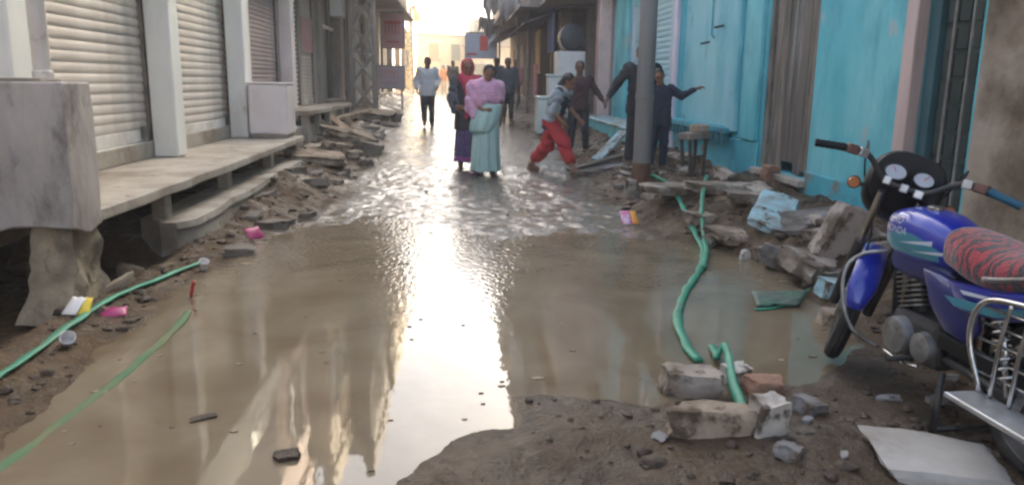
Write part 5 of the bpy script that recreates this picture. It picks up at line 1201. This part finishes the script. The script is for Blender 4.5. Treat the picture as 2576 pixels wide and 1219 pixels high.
def body_prims(J, wide=1.0):
    f, up, r = head_frame(J); h = np.array(J['head'], float); Rm = np.array([r, f, up]); P = []
    hw = .11*wide
    pel = mid(J['hipL'], J['hipR']); c = np.array(J['chest'], float); w_ = np.array(J['waist'], float); shx = unit(vsub(J['shR'], J['shL'])); hpx = unit(vsub(J['hipR'], J['hipL']))
    for s_ in (-1, 1):
        P += [('c', pel+hpx*.055*s_*wide, w_+shx*.05*s_*wide, .105*wide, .095*wide, .06), ('c', w_+shx*.05*s_*wide, c+shx*.075*s_, .095*wide, .105, .06)]
    P += [('c', J['shL'], c, .062, .10, .06), ('c', J['shR'], c, .062, .10, .06), ('c', J['neck'], h-up*.05, .058, .05, .03), ('c', c+np.array([0, 0, .05]), J['neck'], .09, .06, .05)]
    for s_ in 'LR':
        P += [('c', J['sh'+s_], J['el'+s_], .052, .040, .03), ('c', J['el'+s_], J['wr'+s_], .040, .026, .02)]
        P += [('c', J['hip'+s_], J['knee'+s_], .088*wide, .056, .04), ('c', mid(J['knee'+s_], J['an'+s_], .0), mid(J['knee'+s_], J['an'+s_], .35), .054, .055, .03), ('c', mid(J['knee'+s_], J['an'+s_], .35), J['an'+s_], .055, .034, .03)]
        a, t = np.array(J['an'+s_], float), np.array(J['toe'+s_], float); heel = a+unit((a-t)*np.array([1, 1, 0]))*.03; heel[2] = t[2]+.008
        P += [('c', a, heel, .036, .032, .03), ('c', heel, t, .032, .026, .03), ('c', a, mid(a, t, .6), .034, .03, .04)]
        d = vsub(J['wr'+s_], J['el'+s_]) if 'hd'+s_ not in J else J['hd'+s_]
        P += hand(J['wr'+s_], d, J['palm'+s_], 1 if s_ == 'R' else -1)
    P += [('e', h+up*.03-f*.012, (.078, .095, .092), .02, Rm), ('e', h-up*.045+f*.022, (.056, .062, .075), .04, Rm), ('e', h-up*.095+f*.055, (.028, .022, .02), .03, Rm),
          ('c', h+up*.012+f*.088, h-up*.028+f*.108, .010, .014, .012), ('c', h-up*.062+f*.082-r*.016, h-up*.062+f*.082+r*.016, .010, .010, .008),
          ('c', h+up*.026+f*.082-r*.034, h+up*.026+f*.082+r*.034, .013, .013, .012)]
    for s_ in (-1, 1): P += [('e', h+r*.080*s_-up*.005-f*.005, (.011, .022, .032), .008, Rm)]
    return P
def hair_prims(J, long=False):
    f, up, r = head_frame(J); h = np.array(J['head'], float); Rm = np.array([r, f, up])
    P = [('e', h+up*.045-f*.028, (.087, .098, .092), .02, Rm), ('e', h-up*.01-f*.055, (.080, .060, .085), .03, Rm)]
    if long: P += [('e', h-up*.06-f*.10, (.045, .04, .05), .03, Rm)]
    return P
def fold(amp, fx=38, fz=9):
    return lambda x, y, z: amp*np.sin(fx*x+6*np.sin(fz*z)+fz*2*y)*np.cos(fz*z+3*y)+amp*.6*np.sin(21*x+25*y-14*z)
def put(root, name, me, m):
    o = link(bpy.data.objects.new(name, me)); o.parent = root; finish(o, m); me.shade_smooth(); return o
def eyes(root, J):
    f, up, r = head_frame(J); h = np.array(J['head'], float)
    for s_ in (-1, 1):
        mb = MB(); c = h+up*.004+f*.079+r*.031*s_
        mb.lathe([(.002, -.012), (.009, -.007), (.012, 0), (.009, .007), (.002, .012)], tuple(c), 'z', 10); part(root, 'eye', mb, 'eye', smooth=True, local=True)
def person(label, loc, rz, sc, J, cloth, group=None, skin='skin', h=.0085, wide=1.0, long=False, hair=True):
    t = thing('person', label, 'person', loc, rz, group); t.scale = (sc, sc, sc)
    put(t, 'body', sdf_mesh(body_prims(J, wide), h, 'body'), skin)
    if hair: put(t, 'hair', sdf_mesh(hair_prims(J, long), h*1.3, 'hair'), 'hair')
    eyes(t, J)
    for c in cloth: c(t, J)
    return t
def shirt(m, sleeve=1.0, hem=.84, loose=.022, name='shirt', wide=1.0, amp=.006, collar=True):
    def f(t, J):
        pel = mid(J['hipL'], J['hipR']); w_ = np.array(J['waist'], float); c = np.array(J['chest'], float); shx = unit(vsub(J['shR'], J['shL'])); hpx = unit(vsub(J['hipR'], J['hipL'])); P = []
        dn = unit(pel-w_); low = pel+dn*.10
        for s_ in (-1, 1):
            P += [('c', low+hpx*.07*s_*wide, pel+hpx*.06*s_*wide, .11*wide+loose, .108*wide+loose, .06), ('c', pel+hpx*.06*s_*wide, w_+shx*.055*s_*wide, .105*wide+loose, .097*wide+loose, .06),
                  ('c', w_+shx*.055*s_*wide, c+shx*.075*s_, .097*wide+loose, .106+loose*.8, .06)]
        P += [('c', J['shL'], c, .062+loose*.7, .10+loose*.6, .06), ('c', J['shR'], c, .062+loose*.7, .10+loose*.6, .06), ('c', c+np.array([0, 0, .05]), mid(J['neck'], c, .12), .09+loose*.5, .062+loose*.4, .05)]
        for s_ in 'LR':
            e = J['el'+s_]; wv = J['wr'+s_]; P += [('c', J['sh'+s_], e if sleeve > .5 else mid(J['sh'+s_], e, .75), .054+loose*.8, .043+loose*.8, .03)]
            if sleeve > .5: P += [('c', e, mid(e, wv, .88*min(1, sleeve)), .043+loose*.8, .032+loose*.5, .02)]
        put(t, name, sdf_mesh(P, .0105, name, [(tuple(pel+dn*(.90-hem)), tuple(dn))], fold(amp)), m)
        if collar: 
            n_ = np.array(J['neck'], float); f_, up, r = head_frame(J)
            part(t, 'collar', MB().tube([tuple(n_+np.array([math.cos(a)*.068, math.sin(a)*.066, -.012+.02*math.sin(a)])) for a in np.linspace(0, 6.283, 17)[:-1]], .014, 8, closed=True), m, smooth=True, local=True)
    return f
def trousers(m, loose=.02, cut=.06, name='trousers', amp=.006, flare=0.0):
    def f(t, J):
        pel = mid(J['hipL'], J['hipR']); P = []; hpx = unit(vsub(J['hipR'], J['hipL']))
        for s_ in (-1, 1): P += [('c', pel+hpx*.06*s_, mid(pel+hpx*.05*s_, J['waist'], .75), .108+loose, .098+loose*.7, .05)]
        for s_ in 'LR':
            k, a = J['knee'+s_], J['an'+s_]; a2 = mid(k, a, 1-cut/.4)
            P += [('c', J['hip'+s_], k, .092+loose, .060+loose+flare*.6, .04), ('c', k, a2, .060+loose+flare*.6, .050+loose+flare, .03)]
        put(t, name, sdf_mesh(P, .0105, name, (), fold(amp, 30, 7)), m)
    return f
def shoes(m, name='shoe'):
    def f(t, J):
        for s_ in 'LR':
            a, b = np.array(J['an'+s_], float), np.array(J['toe'+s_], float); g = a.copy(); d = unit((b-a)*np.array([1, 1, 0])); heel = a-d*.035; heel[2] = b[2]+.012
            put(t, name, sdf_mesh([('c', heel, b, .042, .036, .03), ('c', a-np.array([0, 0, .02]), mid(a, b, .5), .044, .036, .03)], .011, name, [((0, 0, b[2]-.03), (0, 0, -1))]), m)
    return f
def loft_cloth(name, rings, m, folds=9, amp=.02, seed=0, thick=.008, n=64, topcap=False):
    """rings: (centre, rx, ry, fold weight) from the top down"""
    def f(t, J):
        rr = []
        for (c, rx, ry, w_) in rings:
            ring = []
            for k in range(n):
                a = 2*math.pi*k/n; g = 1+w_*amp*10*(.55*math.sin(folds*a+seed+c[2]*2)+.3*math.sin((folds*2+1)*a+seed*2)+.25*math.sin(3*a+seed))
                ring.append((c[0]+rx*g*math.cos(a), c[1]+ry*g*math.sin(a), c[2]+.012*w_*math.sin(5*a+seed)))
            rr.append(ring)
        mb = MB().loft(rr, caps=False); o = part(t, name, mb, m, smooth=True, local=True); o.modifiers.new('thick', 'SOLIDIFY').thickness = thick
        sb = o.modifiers.new('sub', 'SUBSURF'); sb.levels = 1; sb.render_levels = 1
    return f
def ground_at(x, y, z=None): p = hit(x, y); return (p.x, p.y, hz(p.x, p.y)-.004)
def J_(**k): d = dict(STAND); d.update(k); return d

# man in white shirt
person('man in a loose white shirt and dark trousers walking up the wet road', ground_at(1076, 318), .05, 1.0,
       J_(kneeL=(-.09, -.10, .50), anL=(-.08, -.02, .13), toeL=(-.09, -.18, .05), elL=(-.29, .05, 1.14), wrL=(-.27, -.10, .93), elR=(.28, .06, 1.14), wrR=(.25, -.14, 1.0), head=(.01, -.04, 1.59), look=(.05, -1, -.25)),
       [shirt('shirt_white', 1.0, .76, .03, wide=1.05), trousers('trouser_dk'), shoes('sandal')], skin='skin_dk', h=.011)
# woman, pink shawl, mint sari
person('woman in a pink shawl over a mint green sari walking in sandals', ground_at(1222, 440), .06, .97,
       J_(head=(.03, -.07, 1.575), look=(.12, -1, -.32), elR=(.25, .03, 1.13), wrR=(.235, -.03, .88), palmR=(-1, 0, .1), elL=(-.23, .0, 1.13), wrL=(-.06, -.17, 1.02), hdL=(1, -.3, 0), palmL=(0, 1, 0),
          kneeL=(-.08, -.08, .5), toeL=(-.10, -.20, .03), anL=(-.09, -.03, .085)),
       [loft_cloth('sari', [((0, 0, 1.10), .165, .135, .1), ((0, 0, 1.0), .185, .15, .2), ((0, -.01, .88), .205, .175, .35), ((-.01, -.03, .65), .205, .185, .7), ((-.02, -.04, .40), .215, .20, 1.0), ((-.02, -.04, .20), .23, .21, 1.1), ((-.02, -.045, .075), .235, .22, 1.15)], 'mint', 9, .010, 2),
        shirt('mint', .3, .98, .014, 'blouse', collar=False),
        loft_cloth('sari_drape', [((.06, -.02, 1.12), .19, .15, .2), ((.02, -.03, .98), .215, .185, .4), ((-.03, -.045, .82), .226, .205, .6), ((-.08, -.04, .68), .18, .20, .6)], 'mint', 6, .012, 5),
        lambda t, J: put(t, 'shawl', sdf_mesh([('c', (-.21, .01, 1.385), (.20, .01, 1.385), .085, .085, .04), ('c', (0, 0, 1.42), (0, -.02, 1.30), .10, .15, .05), ('c', (-.10, -.02, 1.36), (-.10, -.04, 1.18), .13, .145, .05), ('c', (.10, -.02, 1.36), (.10, -.03, 1.2), .13, .135, .05),
                                                ('c', (-.22, .0, 1.37), (-.26, .0, 1.05), .085, .085, .04), ('c', (-.24, -.02, 1.15), (-.20, -.08, .93), .09, .055, .04), ('c', (.21, .01, 1.37), (.245, .02, 1.19), .075, .06, .04), ('c', (-.05, .02, 1.47), (.05, .02, 1.47), .055, .055, .03),
                                                ('c', (-.12, .06, 1.35), (-.10, .08, 1.0), .12, .12, .05), ('c', (.1, .06, 1.35), (.1, .08, 1.05), .12, .12, .05)], .0105, 'shawl', (), fold(.008, 55, 5)), 'pink_shawl'),
        shoes('sandal', 'sandal')], long=True)
# woman, red head scarf
person('woman in a crimson head scarf with a dark shawl and purple patterned skirt', ground_at(1176, 418), .12, 1.0,
       J_(head=(.0, -.03, 1.59), look=(.1, -1, -.15), elL=(-.25, .02, 1.13), wrL=(-.2, -.14, .98), elR=(.22, .0, 1.13), wrR=(.1, -.17, 1.0), hdL=(.8, -.4, -.2), hdR=(-1, -.2, 0), palmL=(0, 1, 0), palmR=(0, 1, 0)),
       [loft_cloth('skirt', [((0, 0, .66), .185, .16, .3), ((0, -.01, .5), .20, .18, .6), ((0, -.01, .3), .215, .195, .8), ((0, -.01, .17), .225, .205, .9)], 'purple', 8, .012, 1),
        loft_cloth('skirt_border', [((0, -.01, .18), .228, .208, .9), ((0, -.01, .09), .232, .212, .9)], 'violet', 8, .012, 1),
        loft_cloth('tunic', [((0, 0, 1.20), .175, .14, .1), ((0, 0, 1.05), .18, .15, .2), ((0, 0, .9), .2, .17, .4), ((0, -.01, .72), .212, .185, .6), ((0, -.01, .60), .22, .19, .7)], 'black_cloth', 7, .010, 3),
        shirt('black_cloth', 1.0, .95, .016, 'blouse', collar=False),
        lambda t, J: put(t, 'head_scarf', sdf_mesh([('e', (0, .005, 1.625), (.105, .115, .115), .03), ('c', (0, .04, 1.55), (0, .05, 1.42), .105, .10, .05), ('c', (-.1, -.06, 1.43), (.12, -.08, 1.40), .07, .075, .04), ('c', (.06, -.09, 1.38), (.07, -.10, 1.15), .10, .09, .05), ('c', (-.04, -.09, 1.38), (0, -.10, 1.2), .08, .08, .05), ('c', (0, -.13, 1.12), (-.04, -.14, .80), .05, .045, .04)],
                                                         .0105, 'head_scarf', [((0, -.045, 1.62), (0, -1, .0)) if False else ((0, 0, 5), (0, 0, 1))], lambda x, y, z: np.maximum(0, .16-np.sqrt((x*1.25)**2+((z-1.585)*1.0)**2+((y+.15)*.9)**2))*1.2+.005*np.sin(40*x+20*z)), 'crimson'),
        lambda t, J: put(t, 'shawl', sdf_mesh([('c', (-.19, .01, 1.39), (-.26, .0, 1.1), .085, .08, .04), ('c', (-.25, -.02, 1.12), (-.22, -.09, .92), .085, .06, .04), ('c', (-.1, .06, 1.36), (-.12, .08, .95), .12, .12, .05), ('c', (.17, .02, 1.38), (.22, .02, 1.12), .08, .07, .04)], .0105, 'shawl', (), fold(.010, 26, 10)), 'shawl_dk'),
        shoes('sandal', 'sandal')], hair=False)
# striding figure in red trousers, leaning forward
person('person in baggy red trousers and grey shawl leaning into a wide stride, barefoot', ground_at(1388, 434), R_(62), .98,
       J_(hipL=(-.09, .0, .80), hipR=(.09, .02, .80), kneeL=(-.12, -.22, .52), anL=(-.14, -.42, .09), toeL=(-.15, -.58, .03), kneeR=(.12, .14, .42), anR=(.14, .42, .11), toeR=(.15, .29, .03),
          waist=(0, -.03, .95), chest=(0, -.11, 1.15), shL=(-.17, -.15, 1.27), shR=(.17, -.15, 1.27), neck=(0, -.18, 1.30), head=(0, -.25, 1.43), look=(0, -.9, -.4),
          elL=(-.24, -.06, 1.01), wrL=(-.20, -.22, .83), elR=(.23, -.20, 1.01), wrR=(.2, -.36, .86)),
       [trousers('red_cloth', .035, .15, amp=.016, flare=.012), shirt('black_cloth', .3, .78, .02, collar=False),
        lambda t, J: put(t, 'shawl', sdf_mesh([('c', (-.18, -.15, 1.25), (.18, -.15, 1.25), .085, .085, .04), ('c', (0, -.12, 1.24), (0, -.03, .98), .14, .13, .05), ('c', (-.12, -.1, 1.17), (-.14, .0, .86), .12, .10, .05), ('c', (.12, -.1, 1.17), (.14, -.01, .92), .12, .09, .05), ('c', (-.2, -.13, 1.22), (-.25, -.08, .98), .07, .06, .04)], .0105, 'shawl', (), fold(.012, 24, 11)), 'grey_shawl'),
        lambda t, J: put(t, 'plait', sdf_mesh([('c', (0, -.15, 1.44), (.02, -.04, 1.33), .04, .035, .02), ('c', (.02, -.04, 1.34), (.03, .10, 1.10), .034, .02, .02)], .009, 'plait'), 'hair')], long=True)
# man in maroon
person('man in a maroon long sleeved shirt holding one arm out low beside the chest freezer', ground_at(1452, 388), -.05, .97,
       J_(shR=(.185, .01, 1.40), elR=(.33, .0, 1.18), wrR=(.46, -.05, 1.0), hdR=(.35, -.2, -.9), palmR=(-.6, 0, -.5), elL=(-.27, .03, 1.13), wrL=(-.27, -.04, .9), head=(.0, -.01, 1.61), look=(-.1, -1, .0), anL=(-.14, .02, .085), anR=(.16, .02, .085), toeL=(-.17, -.15, .03), toeR=(.2, -.14, .03), kneeL=(-.12, -.02, .49), kneeR=(.13, -.02, .49)),
       [shirt('maroon', 1.0, .84, .018), trousers('black_cloth', .016), shoes('sandal')], skin='skin_dk')
# man in black behind the pole
bp_ = hit(1606, 418)
person('man in black clothes behind the street pole with an arm stretched down sideways', (bp_.x, bp_.y, hz(bp_.x, bp_.y)-.004), .05, 1.0,
       J_(shL=(-.20, .01, 1.41), elL=(-.36, .0, 1.20), wrL=(-.50, -.05, 1.0), hdL=(-.5, -.1, -.85), palmL=(.6, 0, -.5), elR=(.25, .04, 1.13), wrR=(.24, -.02, .9), head=(-.02, -.01, 1.60), look=(-.3, -1, -.05), anL=(-.15, .02, .085), toeL=(-.18, -.15, .03), kneeL=(-.13, -.02, .49)),
       [shirt('black_cloth', 1.0, .72, .03, 'coat', wide=1.08), trousers('black_cloth', .022), shoes('sandal')], skin='skin_dk', wide=1.05)
# boy in navy
by = hit(1640, 420)
person('boy in navy clothes beside the street pole pointing sideways with a straight arm', (by.x+.0, by.y-.25, hz(by.x+.0, by.y-.25)-.004), .1, .80,
       J_(shR=(.17, .0, 1.39), elR=(.36, -.05, 1.27), wrR=(.57, -.14, 1.40), hdR=(.9, -.3, .35), palmR=(0, -.3, -1), head=(-.05, -.05, 1.59), look=(-.3, -1, -.2), anL=(-.12, .02, .085)),
       [shirt('navy', 1.0, .76, .028, 'jacket', wide=1.03), trousers('navy', .018), shoes('sandal')])
# distant people
def far_person(label, x, y, Y, sc, top, low, rz, sk='skin_dk'):
    q = ony(x, y, Y); z = hz(q.x, Y)
    person(label, (q.x, Y, z-.004), rz, sc, J_(kneeL=(-.09, -.1, .5), anL=(-.09, .0, .12), elL=(-.26, .05, 1.13), wrL=(-.22, -.12, .95)), [shirt(top, .9, .76, .03, amp=.004), trousers(low, .02), shoes('sandal')], skin=sk, h=.014)
far_person('man in dark grey walking past the dim row of shops', 1277, 215, 21.5, 1.0, 'shawl_dk', 'black_cloth', .1)
far_person('man in a black jacket standing by the far awning post', 1248, 215, 25.0, 1.0, 'navy', 'trouser_dk', -.2)
far_person('person in brown clothes standing under the pale blue hoarding', 1140, 215, 36.0, .98, 'brown_wall', 'trouser_dk', .3)
far_person('person in orange clothes walking at the sunlit end of the street', 1118, 212, 46.0, .95, 'sign_orange', 'beige', 0)
far_person('person in pink clothes by the open shop with the amber panel', 1297, 215, 29.0, .95, 'sign_pink', 'shawl_dk', -.3)

# ------------------------------------------------------------------ air: faint haze volume, added to veil the far end and soften contrast
hm = bpy.data.materials.new('haze_veil'); hm.use_nodes = True; t = hm.node_tree; t.nodes.clear()
ou = t.nodes.new('ShaderNodeOutputMaterial'); pv = t.nodes.new('ShaderNodeVolumePrincipled'); t.links.new(pv.outputs[0], ou.inputs['Volume'])
pv.inputs['Color'].default_value = (.95, .92, .88, 1); pv.inputs['Density'].default_value = .0055; pv.inputs['Anisotropy'].default_value = .3
MATS['haze_veil'] = hm
hzo = link(bpy.data.objects.new('haze', MB().box(-320, 320, -220, 420, -1.6, 12.5).mesh('haze'))); hzo.data.materials.append(hm); hzo['kind'] = 'stuff'
